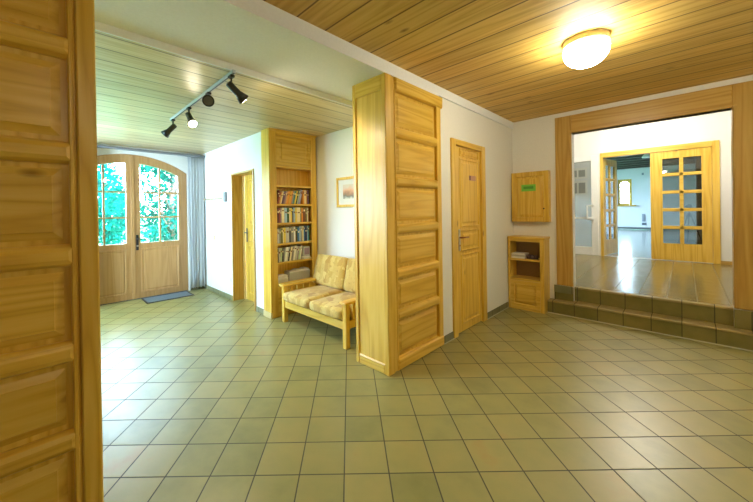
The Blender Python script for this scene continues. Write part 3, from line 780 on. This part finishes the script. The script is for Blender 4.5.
# ------------------------------------------------------------------ door_1: arched double entrance door
t = st(empty('door_1', (XD, ARC_C, 0)), 'arched double entrance door with garden seen through its panes', 'door')
XO = XD - 0.10        # outer side of the leaf
XI = XD - 0.03        # room side of the leaf
def leaf(y0, y1, name, glass_y0, glass_y1):
    """one leaf, y0..y1, rounded top following the arch"""
    mb = MB()
    zb, zt0 = 0.012, 0.915
    stile_l, stile_r = glass_y0, glass_y1
    def arcbox(ya, yb, z0, n=8, zi=0.0, top=None):
        for k in range(n):
            a, b = ya + (yb - ya) * k / n, ya + (yb - ya) * (k + 1) / n
            za, zb_ = (arc_z(a) - 0.004, arc_z(b) - 0.004)
            lo_a = z0 if z0 is not None else za - zi
            lo_b = z0 if z0 is not None else zb_ - zi
            mb.prism([(XI, a, lo_a), (XI, b, lo_b), (XI, b, zb_), (XI, a, za)], (XO - XI, 0, 0))
    arcbox(y0, stile_l, zb); arcbox(stile_r, y1, zb)
    arcbox(stile_l, stile_r, None, 12, 0.135)
    mb.box(XO, XI, stile_l, stile_r, zb, zt0)
    lf = finish('door_leaf', mb, DOORW[2], t)
    # raised lower panel
    fr = ((XI, 0, 0), (0, 1, 0), (0, 0, 1), (1, 0, 0))
    finish('lower_panel', MB().field(fr, stile_l + 0.0, stile_r - 0.0, 0.10, 0.83, [(0, -0.005), (0, 0.012), (0.02, 0.012), (0.03, 0.002), (0.05, 0.010)]), DOORW[2], lf)
    mb = MB()
    ym = (glass_y0 + glass_y1) / 2
    mb.box(XI - 0.045, XI - 0.008, ym - 0.014, ym + 0.014, zt0, arc_z(ym) - 0.13, b=0.004)
    for z in (1.335, 1.745): mb.box(XI - 0.045, XI - 0.010, glass_y0, glass_y1, z - 0.014, z + 0.014, b=0.004)
    finish('glazing_bars', mb, DOORW[2], lf)
    mb = MB()
    n = 12
    poly = [(XI - 0.03, glass_y0 - 0.01, zt0 - 0.01), (XI - 0.03, glass_y1 + 0.01, zt0 - 0.01)] + [(XI - 0.03, y_, arc_z(y_) - 0.125) for y_ in [glass_y1 + 0.01 + (glass_y0 - glass_y1 - 0.02) * k / n for k in range(n + 1)]]
    mb.prism(poly, (-0.006, 0, 0))
    finish('window_pane', mb, GLASS, lf)
    return lf
l1 = leaf(ARC_C - ARC_W + 0.008, 1.032, 'left', 0.37, 0.945)
l2 = leaf(1.036, ARC_C + ARC_W - 0.008, 'right', 1.135, 1.712)
finish('cover_strip', MB().box(XI, XI + 0.014, 1.005, 1.058, 0.012, 2.33, b=0.004), DOORW[2], l1)
p = finish('lock_plate', MB().box(XI, XI + 0.010, 1.07, 1.105, 0.80, 1.05, b=0.003), BLACK, l2)
finish('lever', MB().cyl((XI + 0.008, 1.088, 0.985), (XI + 0.055, 1.088, 0.985), 0.010).tube([(XI + 0.053, 1.088, 0.985), (XI + 0.057, 1.12, 0.985), (XI + 0.057, 1.21, 0.975)], 0.009), BLACK, p)
finish('lock_cylinder', MB().cyl((XI + 0.008, 1.088, 0.87), (XI + 0.022, 1.088, 0.87), 0.014), STEEL, p)
finish('door_threshold', MB().box(XO - 0.1, XI + 0.004, ARC_C - ARC_W + 0.008, ARC_C + ARC_W - 0.008, 0.0, 0.010), DGREY, t)

# doormat
t = tag(empty('door_mat', (-5.94, 1.46, 0)), 'dark ribbed door mat on the tiles before the entrance door', 'door mat')
mb = MB()
a0, a1, b0, b1 = -6.135, -5.735, 1.12, 1.81
mb.box(a0, a1, b0, b0 + 0.02, 0.0005, 0.011).box(a0, a1, b1 - 0.02, b1, 0.0005, 0.011).box(a0, a0 + 0.02, b0 + 0.02, b1 - 0.02, 0.0005, 0.011).box(a1 - 0.02, a1, b0 + 0.02, b1 - 0.02, 0.0005, 0.011)
finish('rubber_border', mb, MAT_E, t)
mb = MB().box(a0 + 0.02, a1 - 0.02, b0 + 0.02, b1 - 0.02, 0.0005, 0.006)
k = a0 + 0.03
while k < a1 - 0.03:
    mb.box(k, k + 0.012, b0 + 0.02, b1 - 0.02, 0.006, 0.010); k += 0.02
finish('ribbed_carpet', mb, plain('blue_grey_carpet', (0.17, 0.21, 0.24, 1), 0.9), t)

# curtains
def curtain(y0, y1, x, z0, z1, label):
    mb = MB()
    nY, nZ = 60, 10
    R = []
    for j in range(nZ + 1):
        z = z0 + (z1 - z0) * j / nZ
        amp = 0.032 - 0.012 * j / nZ
        front = []; back = []
        for i in range(nY + 1):
            u = i / nY
            ph = 2 * math.pi * (5.5 * u + 0.25 * math.sin(3 * u + j * 0.12))
            yy = y0 + (y1 - y0) * (u + 0.02 * math.sin(j * 0.5 + u * 9) * (1 - j / nZ))
            xx = x + amp * math.sin(ph) + 0.4 * amp * math.sin(2.3 * ph + 1)
            front.append((xx + 0.0015, yy, z)); back.append((xx - 0.0015, yy, z))
        R.append(front + back[::-1])
    mb.rings(R, smooth=True)
    return tag(finish('curtain', mb, CURT), label, 'curtain', 'white curtains at the entrance door')
curtain(1.845, 2.10, XD + 0.075, 0.055, 2.395, 'white pleated curtain hanging right of the entrance door in the corner')
curtain(0.17, 0.555, XD + 0.12, 0.10, 2.395, 'white curtain hanging left of the entrance door beside the near cabinet')
mb = MB().box(XD + 0.055, XD + 0.15, 0.0, YS - 0.005, 2.40, 2.43, b=0.006)
tag(finish('curtain_rail', mb, plain('grey_rail', (0.16, 0.17, 0.18, 1), 0.4)), 'dark grey curtain rail under the ceiling above the arched door', 'curtain rail')

# coat hooks
t = tag(empty('coat_rack', (-5.6, YS, 1.62)), 'row of small wooden coat pegs on the white entry wall', 'coat rack')
finish('backboard', MB().box(-5.98, -5.22, YS - 0.012, YS - 0.0002, 1.607, 1.638, b=0.003), LACQ, t)
for k in range(6):
    x = -5.93 + k * 0.132
    finish('peg', MB().path([((x, YS - 0.012, 1.622), 0.010), ((x, YS - 0.055, 1.630), 0.009), ((x, YS - 0.060, 1.631), 0.017), ((x, YS - 0.075, 1.634), 0.014)], 10), plain('pale_beech', sl(222, 204, 170), 0.4), t)
tag(finish('wall_thermostat', MB().box(-5.165, -5.09, YS - 0.03, YS - 0.0005, 1.565, 1.725, b=0.006), plain('mid_grey_plastic', sl(120, 120, 122), 0.5)), 'dark grey upright box at the end of the coat peg row', 'thermostat')
def switch(x0, x1, y, z0, z1, label, n=-1, mat=LACQ):
    t = tag(empty('light_switch', ((x0 + x1) / 2, y, z0)), label, 'switch')
    finish('plate', MB().box(x0, x1, y - 0.010, y - 0.0005, z0, z1, b=0.003), mat, t)
    finish('rocker', MB().box(x0 + (x1 - x0) * .2, x1 - (x1 - x0) * .2, y - 0.015, y - 0.010, z0 + (z1 - z0) * .2, z1 - (z1 - z0) * .2, b=0.002), mat, t)
switch(-5.68, -5.60, YS, 0.92, 1.0, 'small beige switch on the white entry wall below the coat pegs', mat=plain('beige_plastic', sl(205, 180, 140), 0.4))
switch(-5.06, -4.98, YS, 0.28, 0.36, 'white socket low on the entry wall beside the recessed door')

# ------------------------------------------------------------------ low shelf unit and key cabinet in the corner
def low_shelf():
    x0, x1, yf, yb, top = XW + 0.012, -1.268, 4.69, YE - 0.001, 0.995
    t = tag(empty('low_shelf_unit', ((x0 + x1) / 2, 4.8, 0)), 'low pine shelf unit in the corner with open shelves above a flap', 'cabinet')
    finish('side_panel', MB().box(x0, x0 + 0.028, yf, yb, 0, top - 0.03, b=0.002), PINE[2], t)
    finish('side_panel', MB().box(x1 - 0.045, x1, yf, yb, 0, top - 0.03, b=0.002), PINE[2], t)
    finish('top_board', MB().box(x0, x1 + 0.012, yf - 0.012, yb, top - 0.03, top, b=0.004), PINE[0], t)
    finish('top_rail', MB().box(x0 + 0.028, x1 - 0.045, yf + 0.002, yf + 0.02, top - 0.065, top - 0.03), PINE[0], t)
    finish('shelf', MB().box(x0 + 0.028, x1 - 0.045, yf + 0.008, yb - 0.012, 0.668, 0.695, b=0.002), PINE[0], t)
    finish('shelf', MB().box(x0 + 0.028, x1 - 0.045, yf + 0.004, yb - 0.012, 0.398, 0.425, b=0.002), PINE[0], t)
    finish('back_panel', MB().box(x0 + 0.028, x1 - 0.045, yb - 0.012, yb, 0, top - 0.03), BROWNB, t)
    finish('flap', MB().field(((0, yf + 0.012, 0), (1, 0, 0), (0, 0, 1), (0, -1, 0)), x0 + 0.03, x1 - 0.047, 0.03, 0.396, [(0, -0.012), (0, 0.010), (0.045, 0.010), (0.050, -0.008), (0.056, -0.008), (0.078, 0.007)]), PINE[0], t)
    finish('plinth', MB().box(x0 + 0.03, x1 - 0.047, yf + 0.004, yf + 0.02, 0, 0.028), PINE[0], t)
low_shelf()
for k, (y0, x1_, mat) in enumerate(((4.72, -1.50, PAPER), (4.725, -1.495, plain('grey_print', sl(190, 186, 170), 0.6)), (4.73, -1.505, PAPER))):
    mb = MB().box(-1.68, x1_, y0, 4.90, 0.6965 + k * 0.022, 0.6965 + k * 0.022 + 0.0205, b=0.002)
    for j in range(3): mb.box(-1.678, x1_ - 0.001, y0 - 0.0008, 4.90, 0.699 + k * 0.022 + j * 0.006, 0.7015 + k * 0.022 + j * 0.006)
    tag(finish('magazine_stack', mb, mat), '%s pale magazine bundle on the open shelf below the key cabinet' % ('bottom', 'middle', 'top')[k], 'magazines', 'magazine bundles on the low shelf unit')
tmp = MB()
for k, (x, r) in enumerate(((-1.46, 0.030), (-1.42, 0.034), (-1.375, 0.026))):
    tmp.path([((x, 4.75, 0.697), r * 0.9), ((x, 4.75, 0.71), r), ((x, 4.75, 0.735), r), ((x, 4.75, 0.752), r * 0.55), ((x, 4.75, 0.758), r * 0.2)], 14)
tmp.box(-1.47, -1.36, 4.73, 4.80, 0.697, 0.715, b=0.006)
tag(finish('ornament', tmp, plain('dark_purple_brown', sl(70, 48, 44), 0.5)), 'small dark lumpy ornament beside the magazines on the low shelf', 'ornament')

t = tag(empty('key_cabinet', (-1.46, YE, 1.2)), 'pine wall cabinet with green label above the low shelf unit', 'wall cabinet')
x0, x1, yf, z0, z1 = -1.708, -1.243, 4.845, 1.195, 1.885
finish('body', MB().box(x0, x1, yf + 0.018, YE - 0.0005, z0, z1, b=0.003), PINE[2], t)
d = finish('door', MB().field(((0, yf + 0.017, 0), (1, 0, 0), (0, 0, 1), (0, -1, 0)), x0 - 0.0, x1 + 0.0, z0, z1, [(0, 0), (0, 0.014), (0.004, 0.018), (0.060, 0.018), (0.066, 0.004), (0.074, 0.004), (0.105, 0.0172)]), PINE[2], t)
finish('keyhole', MB().cyl((-1.30, yf - 0.001, 1.375), (-1.30, yf - 0.008, 1.375), 0.010), BLACK, d)
lb = finish('paper_label', MB().box(-1.575, -1.396, yf - 0.0025, yf - 0.0002, 1.618, 1.71).box(-1.548, -1.423, yf - 0.0032, yf - 0.0024, 1.65, 1.685, mi=1), [plain('bright_green_paper', sl(120, 196, 70), 0.6), plain('mid_green_print', sl(84, 156, 52), 0.6)], d)
lb['label'] = 'bright green paper label'

# ------------------------------------------------------------------ ceiling lamp
def ceiling_lamp(x, y, z, r, mat, label):
    t = tag(empty('ceiling_lamp', (x, y, z)), label, 'ceiling lamp')
    finish('base_ring', MB().path([((x, y, z - 0.0005), r * 0.98), ((x, y, z - 0.040), r * 1.0), ((x, y, z - 0.048), r * 0.96)], 32), plain('cream_ring', (0.75, 0.66, 0.45, 1), 0.4), t)
    pts = []
    for k in range(17):
        a = -0.30 + (math.pi / 2 + 0.30) * k / 16
        pts.append(((x, y, z - 0.046 - 0.85 * r * (math.sin(a) + math.sin(0.30))), max(0.002, r * math.cos(a))))
    finish('opal_shade', MB().path(pts, 32), mat, t)
ceiling_lamp(-0.497, 2.935, ZC, 0.143, GLOBE, 'round lit opal lamp on the hall board ceiling')
ceiling_lamp(-0.6, 7.4, UZ, 0.15, GLOBE_U, 'round lit opal lamp on the white upper room ceiling')
ceiling_lamp(1.75, 3.3, ZC, 0.143, GLOBE, 'added unseen fill lamp on the hall ceiling beyond the right edge of the view')  # unseen lamp added to brighten the hall from the right
ceiling_lamp(1.2, 0.2, ZC, 0.135, GLOBE_FILL, 'added unseen fill lamp on the hall ceiling behind the viewer')  # unseen lamp added as fill from behind the viewer

# ------------------------------------------------------------------ track light
t = tag(empty('track_light', (-3.1, 1.06, ZE)), 'silver ceiling track with four black spotlights above the entrance', 'track light')
finish('track', MB().box(-4.06, -2.365, 1.05, 1.075, ZE - 0.028, ZE - 0.0005, b=0.003).box(-4.06, -2.365, 1.057, 1.068, ZE - 0.0295, ZE - 0.0275, mi=1), [TRACK, DGREY], t)
def spot(x, d, lit=False, L=0.13, energy=40, blend=0.6, size=75):
    d = Vector(d).normalized()
    top = Vector((x, 1.0625, ZE - 0.028))
    piv = top + Vector((0, 0, -0.085))
    mb = MB().box(x - 0.028, x + 0.028, 1.045, 1.08, ZE - 0.048, ZE - 0.0285, b=0.003).cyl(top + Vector((0, 0, -0.015)), piv, 0.007, n=10)
    stem = finish('stem', mb, BLACK, t)
    a = piv - d * 0.035
    hd = finish('spot_head', MB().path([(a, 0.018), (a + d * 0.006, 0.027), (a + d * 0.10, 0.028), (a + d * 0.112, 0.031), (a + d * 0.165, 0.049)], 20), BLACK, t)
    e = a + d * 0.1655
    finish('lamp_lens', MB().path([(e, 0.038), (e + d * 0.003, 0.036)], 20), BULB if lit else plain('dull_lens', (0.12, 0.12, 0.11, 1), 0.15), hd)
    if lit:
        ld = bpy.data.lights.new('spot_beam', 'SPOT')
        ld.energy = energy; ld.color = (1.0, 0.86, 0.58); ld.spot_size = math.radians(size); ld.spot_blend = blend; ld.shadow_soft_size = 0.04
        lo = bpy.data.objects.new('spot_beam', ld); COL.objects.link(lo)
        lo.location = e + d * 0.012
        lo.rotation_euler = d.to_track_quat('-Z', 'Y').to_euler()
spot(-2.42, (-0.08, 0.8, -0.58), True, energy=26, size=100)
spot(-2.90, (0.93, -0.35, -0.22))
spot(-3.43, (0.62, 0.05, -0.70), True, energy=16)
spot(-3.98, (-0.55, -0.5, -0.62))

# ------------------------------------------------------------------ glazed double door to the far room
t = st(empty('door_4', (-0.4, YU, ZU)), 'glazed wooden double door with its left leaf standing open', 'door')
mb = MB().box(GD[0], GD[0] + 0.05, YU - 0.02, YU + 0.12, ZU, 2.53, b=0.004).box(GD[1] - 0.09, GD[1], YU - 0.02, YU + 0.12, ZU, 2.53, b=0.004)
finish('door_frame', mb, PINE[2], t)
finish('door_frame', MB().box(GD[0] + 0.05, GD[1] - 0.09, YU - 0.02, YU + 0.12, 2.43, 2.53, b=0.004), PINE[0], t)
def glazed_leaf(w, M, sl_, sr_):
    """leaf in local coords: x 0..w, y 0..0.045, z ZU..; two by five panes"""
    z0, z1 = ZU + 0.008, 2.425
    gz0, gz1 = 0.672, 2.285
    g0, g1 = sl_, w - sr_
    mb = MB()
    mb.box(0, g0, 0, 0.045, z0, z1, b=0.003, M=M).box(g1, w, 0, 0.045, z0, z1, b=0.003, M=M)
    mb.box(g0, g1, 0, 0.045, z0, gz0, M=M).box(g0, g1, 0, 0.045, gz1, z1, M=M)
    lf = finish('door_leaf', mb, PINE[2], t)
    mb = MB()
    gm = (g0 + g1) / 2
    mb.box(gm - 0.027, gm + 0.027, 0.004, 0.041, gz0, gz1, b=0.004, M=M)
    hh = (gz1 - gz0 + 0.06) / 5
    for k in range(1, 5):
        zc = gz0 - 0.03 + hh * k
        mb.box(g0, g1, 0.004, 0.041, zc - 0.03, zc + 0.03, b=0.004, M=M)
    finish('glazing_bars', mb, PINE[0], lf)
    finish('window_pane', MB().box(g0 - 0.005, g1 + 0.005, 0.020, 0.025, gz0 - 0.005, gz1 + 0.005, M=M), GLASS_R, lf)
    mb = MB()
    return lf
lfc = glazed_leaf(0.80, Matrix.Translation((-0.457, YU + 0.0, 0)), 0.17, 0.125)
lfo = glazed_leaf(0.725, Matrix.Translation((-1.183, YU + 0.06, 0)) @ Matrix.Rotation(math.radians(79), 4, 'Z'), 0.10, 0.12)

# ------------------------------------------------------------------ white framed door left of it
t = st(empty('door_5', (-1.67, YU, ZU)), 'white framed door with milky glass left of the wooden double door', 'door')
x0, x1 = WD5
mb = MB()
yy0, yy1 = YU - 0.012, YU + 0.05
mb.box(x0, x0 + 0.10, yy0, yy1, ZU + 0.004, 2.50, b=0.006).box(x1 - 0.125, x1, yy0, yy1, ZU + 0.004, 2.50, b=0.006)
mb.box(x0 + 0.10, x1 - 0.125, yy0, yy1, 2.39, 2.50, b=0.004).box(x0 + 0.10, x1 - 0.125, yy0, yy1, ZU + 0.004, 0.52, b=0.004)
mb.box(x0 + 0.10, x1 - 0.125, yy0 + 0.005, yy1 - 0.005, 1.13, 1.17, b=0.004)
lf = finish('door_leaf', mb, LACQ, t)
finish('window_pane', MB().box(x0 + 0.09, x1 - 0.115, YU + 0.016, YU + 0.022, 0.50, 2.40), GLASS_M, lf)
mb = MB().tube([(x1 - 0.10, yy0, 1.42), (x1 - 0.10, yy0 - 0.05, 1.42), (x1 - 0.19, yy0 - 0.055, 1.42), (x1 - 0.19, yy0 - 0.055, 1.12), (x1 - 0.10, yy0 - 0.05, 1.12), (x1 - 0.10, yy0, 1.12)], 0.016)
mb.box(x1 - 0.115, x1 - 0.075, yy0 - 0.012, yy0, 1.05, 1.16, b=0.003)
finish('pull_handle', mb, LACQ, lf)
for k, (za, zb) in enumerate(((2.02, 2.26), (1.66, 1.98))):
    p = tag(empty('notice', (-1.62, YU, za)), '%s grey notice behind the milky glass of the white door' % ('upper', 'lower')[k], 'notice', 'notices on the white door')
    finish('sheet', MB().box(-1.80, -1.46, YU + 0.009, YU + 0.0115, za, zb), plain('notice_grey', sl(150, 152, 142), 0.7), p)
    mb = MB()
    for q in range(2): mb.box(-1.77 + q * 0.15, -1.65 + q * 0.15, YU + 0.0078, YU + 0.0088, za + 0.04, zb - 0.05)
    finish('picture_block', mb, plain('notice_dark', sl(104, 106, 98), 0.7), p)

# small things on the far wall
def far_plate(x, z, w, h, name, label, cat, mat):
    tag(finish(name, MB().box(x - w / 2, x + w / 2, FY1 - 0.03, FY1 - 0.0005, z - h / 2, z + h / 2, b=0.004).box(x - w / 3, x + w / 3, FY1 - 0.036, FY1 - 0.03, z - h / 3, z + h / 3), mat), label, cat)
far_plate(-1.27, 0.88, 0.10, 0.34, 'wall_thermostat', 'grey panel on the pale far wall right of the small window', 'thermostat', plain('far_grey', sl(150, 160, 170), 0.5))
far_plate(-1.255, 0.60 - 0.0, 0.14, 0.10, 'wall_socket', 'grey socket low on the pale far wall', 'socket', plain('far_grey_dark', sl(110, 120, 130), 0.5))
far_plate(-1.28, 2.85, 0.07, 0.10, 'alarm_sensor', 'small grey sensor high on the pale far wall', 'sensor', plain('far_grey_light', sl(140, 150, 160), 0.5))
EMX, EMY = -0.80, 13.5
t = tag(empty('emergency_light', (EMX, EMY, FZ)), 'small white lamp under the dark far beams, just left of the closed glazed leaf', 'lamp')
finish('housing', MB().path([((EMX, EMY, FZ - 0.0005), 0.05), ((EMX, EMY, FZ - 0.12), 0.05), ((EMX, EMY, FZ - 0.20), 0.11), ((EMX, EMY, FZ - 0.23), 0.10)], 18), LACQ, t)

t = tag(empty('tall_cupboard', (0.75, 10.6, ZU)), 'dark brown cupboard seen through the right panes of the closed glazed leaf', 'cupboard')
finish('body', MB().box(0.18, 1.4, 10.3, 10.9, ZU + 0.06, 2.62, b=0.006), plain('dark_brown_wood', sl(104, 70, 34), 0.5), t)
finish('plinth', MB().box(0.22, 1.36, 10.33, 10.87, ZU, ZU + 0.06), DKBEAM, t)
for k in range(2):
    d = finish('cupboard_door', MB().field(((0, 10.302, 0), (1, 0, 0), (0, 0, 1), (0, -1, 0)), 0.20 + k * 0.60, 0.78 + k * 0.60, ZU + 0.08, 2.58, [(0, 0), (0, 0.018), (0.07, 0.018), (0.08, 0.010)]), bpy.data.materials['dark_brown_wood'], t)
    finish('knob', MB().path([((0.74 + k * 0.10, 10.284, 1.4), 0.008), ((0.74 + k * 0.10, 10.262, 1.4), 0.014)], 10), STEEL, d)

# camera tripod of the photographer, mirrored in the door panes
t = tag(empty('camera_tripod', (0.12, -0.16, 0)), 'black tripod with a camera, mirrored in the panes of the closed glazed leaf', 'tripod')
cx_, cy_ = 0.12, -0.16
for k in range(3):
    a = 2 * math.pi * k / 3 + 0.4
    finish('leg', MB().path([((cx_ + 0.36 * math.cos(a), cy_ + 0.36 * math.sin(a), 0.0), 0.011), ((cx_ + 0.03 * math.cos(a), cy_ + 0.03 * math.sin(a), 1.08), 0.016)], 10), BLACK, t)
finish('column', MB().cyl((cx_, cy_, 0.95), (cx_, cy_, 1.27), 0.016), BLACK, t)
finish('tripod_head', MB().box(cx_ - 0.04, cx_ + 0.04, cy_ - 0.04, cy_ + 0.04, 1.05, 1.10, b=0.01).box(cx_ - 0.05, cx_ + 0.05, cy_ - 0.04, cy_ + 0.04, 1.25, 1.30, b=0.01), BLACK, t)
Mc = Matrix.Translation((cx_, cy_, 0)) @ Matrix.Rotation(YAW, 4, 'Z')
finish('camera_body', MB().box(-0.075, 0.075, -0.04, 0.03, 1.305, 1.41, b=0.01, M=Mc).box(-0.03, 0.03, -0.035, 0.025, 1.41, 1.445, b=0.008, M=Mc), BLACK, t)
fw = Vector((-SY, CY, 0))
cpos = Vector((cx_, cy_, 1.36))
finish('lens', MB().path([(cpos + fw * 0.03, 0.035), (cpos + fw * 0.11, 0.037)], 18), BLACK, t)

# ------------------------------------------------------------------ garden outside
slab('ground', SOIL, -60, XD - 0.25, -40, 60, -0.25, -0.12, 'green lawn outside the entrance door', 'lawn')
slab('ground_far', SOIL, -60, 40, FY1 + 0.3, 60, -0.25, -0.12)
def tree(x, y, h, r, n, leaf, label, trunk=0.12, low=0.3, ls=0.11, ry=None):
    rng = random.Random(int(x * 100 + y * 7))
    t = tag(empty('garden_tree', (x, y, -0.12)), label, 'tree', 'trees outside the entrance door')
    mb = MB().path([((x, y, -0.12), trunk), ((x + 0.05, y, h * 0.4), trunk * 0.8), ((x + 0.1, y + 0.05, h * 0.85), trunk * 0.3)], 9)
    for k in range(7):
        a = rng.uniform(0, 6.28); z = h * rng.uniform(0.25, 0.7)
        mb.path([((x + 0.05, y, z), trunk * 0.4), ((x + math.cos(a) * r * 0.7, y + math.sin(a) * r * 0.7, z + r * 0.4), trunk * 0.1)], 6)
    finish('trunk', mb, BARK, t)
    mb = MB(); bm = mb.bm
    blobs = [(rng.uniform(-1, 1), rng.uniform(-1, 1), rng.uniform(low, 1.0), rng.uniform(0.3, 0.55)) for _ in range(26)]
    for _ in range(n):
        bx, by, bz, br = rng.choice(blobs)
        d = Vector((rng.gauss(0, 1), rng.gauss(0, 1), rng.gauss(0, 1))).normalized() * br * r * rng.uniform(0.55, 1.0)
        shrink = math.sqrt(max(0.05, 1 - (max(0, bz - 0.55) / 0.5) ** 2))
        c = Vector((x + bx * r * shrink * 0.75, y + by * (ry or r) * shrink * 0.75, bz * h)) + d
        if c.x > XD - 0.6: c.x = XD - 0.6 - abs(rng.gauss(0, .3))
        c.z = max(c.z, 0.02)
        a = Vector((rng.gauss(0, 1), rng.gauss(0, 1), rng.gauss(0, 0.6))).normalized()
        b = a.orthogonal().normalized()
        s_ = ls * rng.uniform(0.6, 1.25)
        vs = [bm.verts.new(c + a * s_ * p + b * s_ * q) for p, q in ((-1, 0), (-0.1, 0.5), (1, 0), (-0.1, -0.5))]
        bm.faces.new(vs)
    finish('foliage', mb, leaf, t)
tree(-9.0, -0.9, 2.5, 1.0, 5200, LEAF2, 'light green leafy tree behind the left leaf of the entrance door', low=0.12, ls=0.06)
tree(-9.3, 2.4, 3.2, 1.25, 8200, LEAF1, 'dense green bush tree behind the right leaf of the entrance door', low=0.08, ls=0.06)
tree(-14.0, 5.6, 5.2, 1.9, 6200, LEAF1, 'taller green tree farther off behind the right panes', low=0.1, ls=0.10)
tree(-14.5, -3.6, 5.6, 1.9, 5200, LEAF1, 'taller green tree farther off behind the left panes', low=0.25, ls=0.10)
tree(-14.5, 1.0, 3.0, 1.6, 5200, LEAF2, 'broad pale green shrub farthest from the entrance door', low=0.05, ls=0.10)
tree(-3.2, 26.0, 3.4, 1.6, 2600, LEAF2, 'green shrub seen through the small window of the far room', low=0.05, ls=0.14)

# ------------------------------------------------------------------ light
w = bpy.data.worlds.new('sky'); scene.world = w; w.use_nodes = True
nt = w.node_tree; nt.nodes.clear()
out = nt.nodes.new('ShaderNodeOutputWorld')
bg = nt.nodes.new('ShaderNodeBackground')
bg.inputs[0].default_value = (0.52, 0.77, 1.0, 1); bg.inputs[1].default_value = 15.0
nt.links.new(bg.outputs[0], out.inputs[0])
sun = bpy.data.lights.new('sun', 'SUN'); sun.energy = 10.0; sun.color = (0.85, 0.93, 1.0); sun.angle = 0.02
so = bpy.data.objects.new('sun', sun); COL.objects.link(so)
so.rotation_euler = Vector((-0.55, -0.03, -0.83)).to_track_quat('-Z', 'Y').to_euler()
def portal(loc, rot, sx, sy):
    ld = bpy.data.lights.new('portal', 'AREA'); ld.shape = 'RECTANGLE'; ld.size = sx; ld.size_y = sy; ld.cycles.is_portal = True
    lo = bpy.data.objects.new('portal', ld); COL.objects.link(lo); lo.location = loc; lo.rotation_euler = rot
PI = math.pi
portal((XD - 0.2, ARC_C, 1.55), (0, -PI / 2, 0), 1.5, 1.7)
for h in FILL_WIN: portal(((h[0] + h[1]) / 2, EY0 - 0.2, 1.52), (PI / 2, 0, 0), 1.3, 1.25)
portal(((FW[0] + FW[1]) / 2, FY1 + 0.25, 2.06), (-PI / 2, 0, 0), 0.5, 1.2)
for h in FWL: portal((FX0 - 0.2, (h[0] + h[1]) / 2, 1.95), (0, -PI / 2, 0), 2.0, 1.9)

# ------------------------------------------------------------------ render settings
scene.view_settings.view_transform = 'Standard'
scene.view_settings.look = 'None'
scene.view_settings.gamma = 1
scene.view_settings.use_curve_mapping = False
scene.view_settings.exposure = 1.6
c = scene.cycles
c.use_denoising = True
c.max_bounces = 10; c.diffuse_bounces = 6; c.glossy_bounces = 5; c.transparent_max_bounces = 16
c.sample_clamp_indirect = 6.0
c.caustics_reflective = False; c.caustics_refractive = False
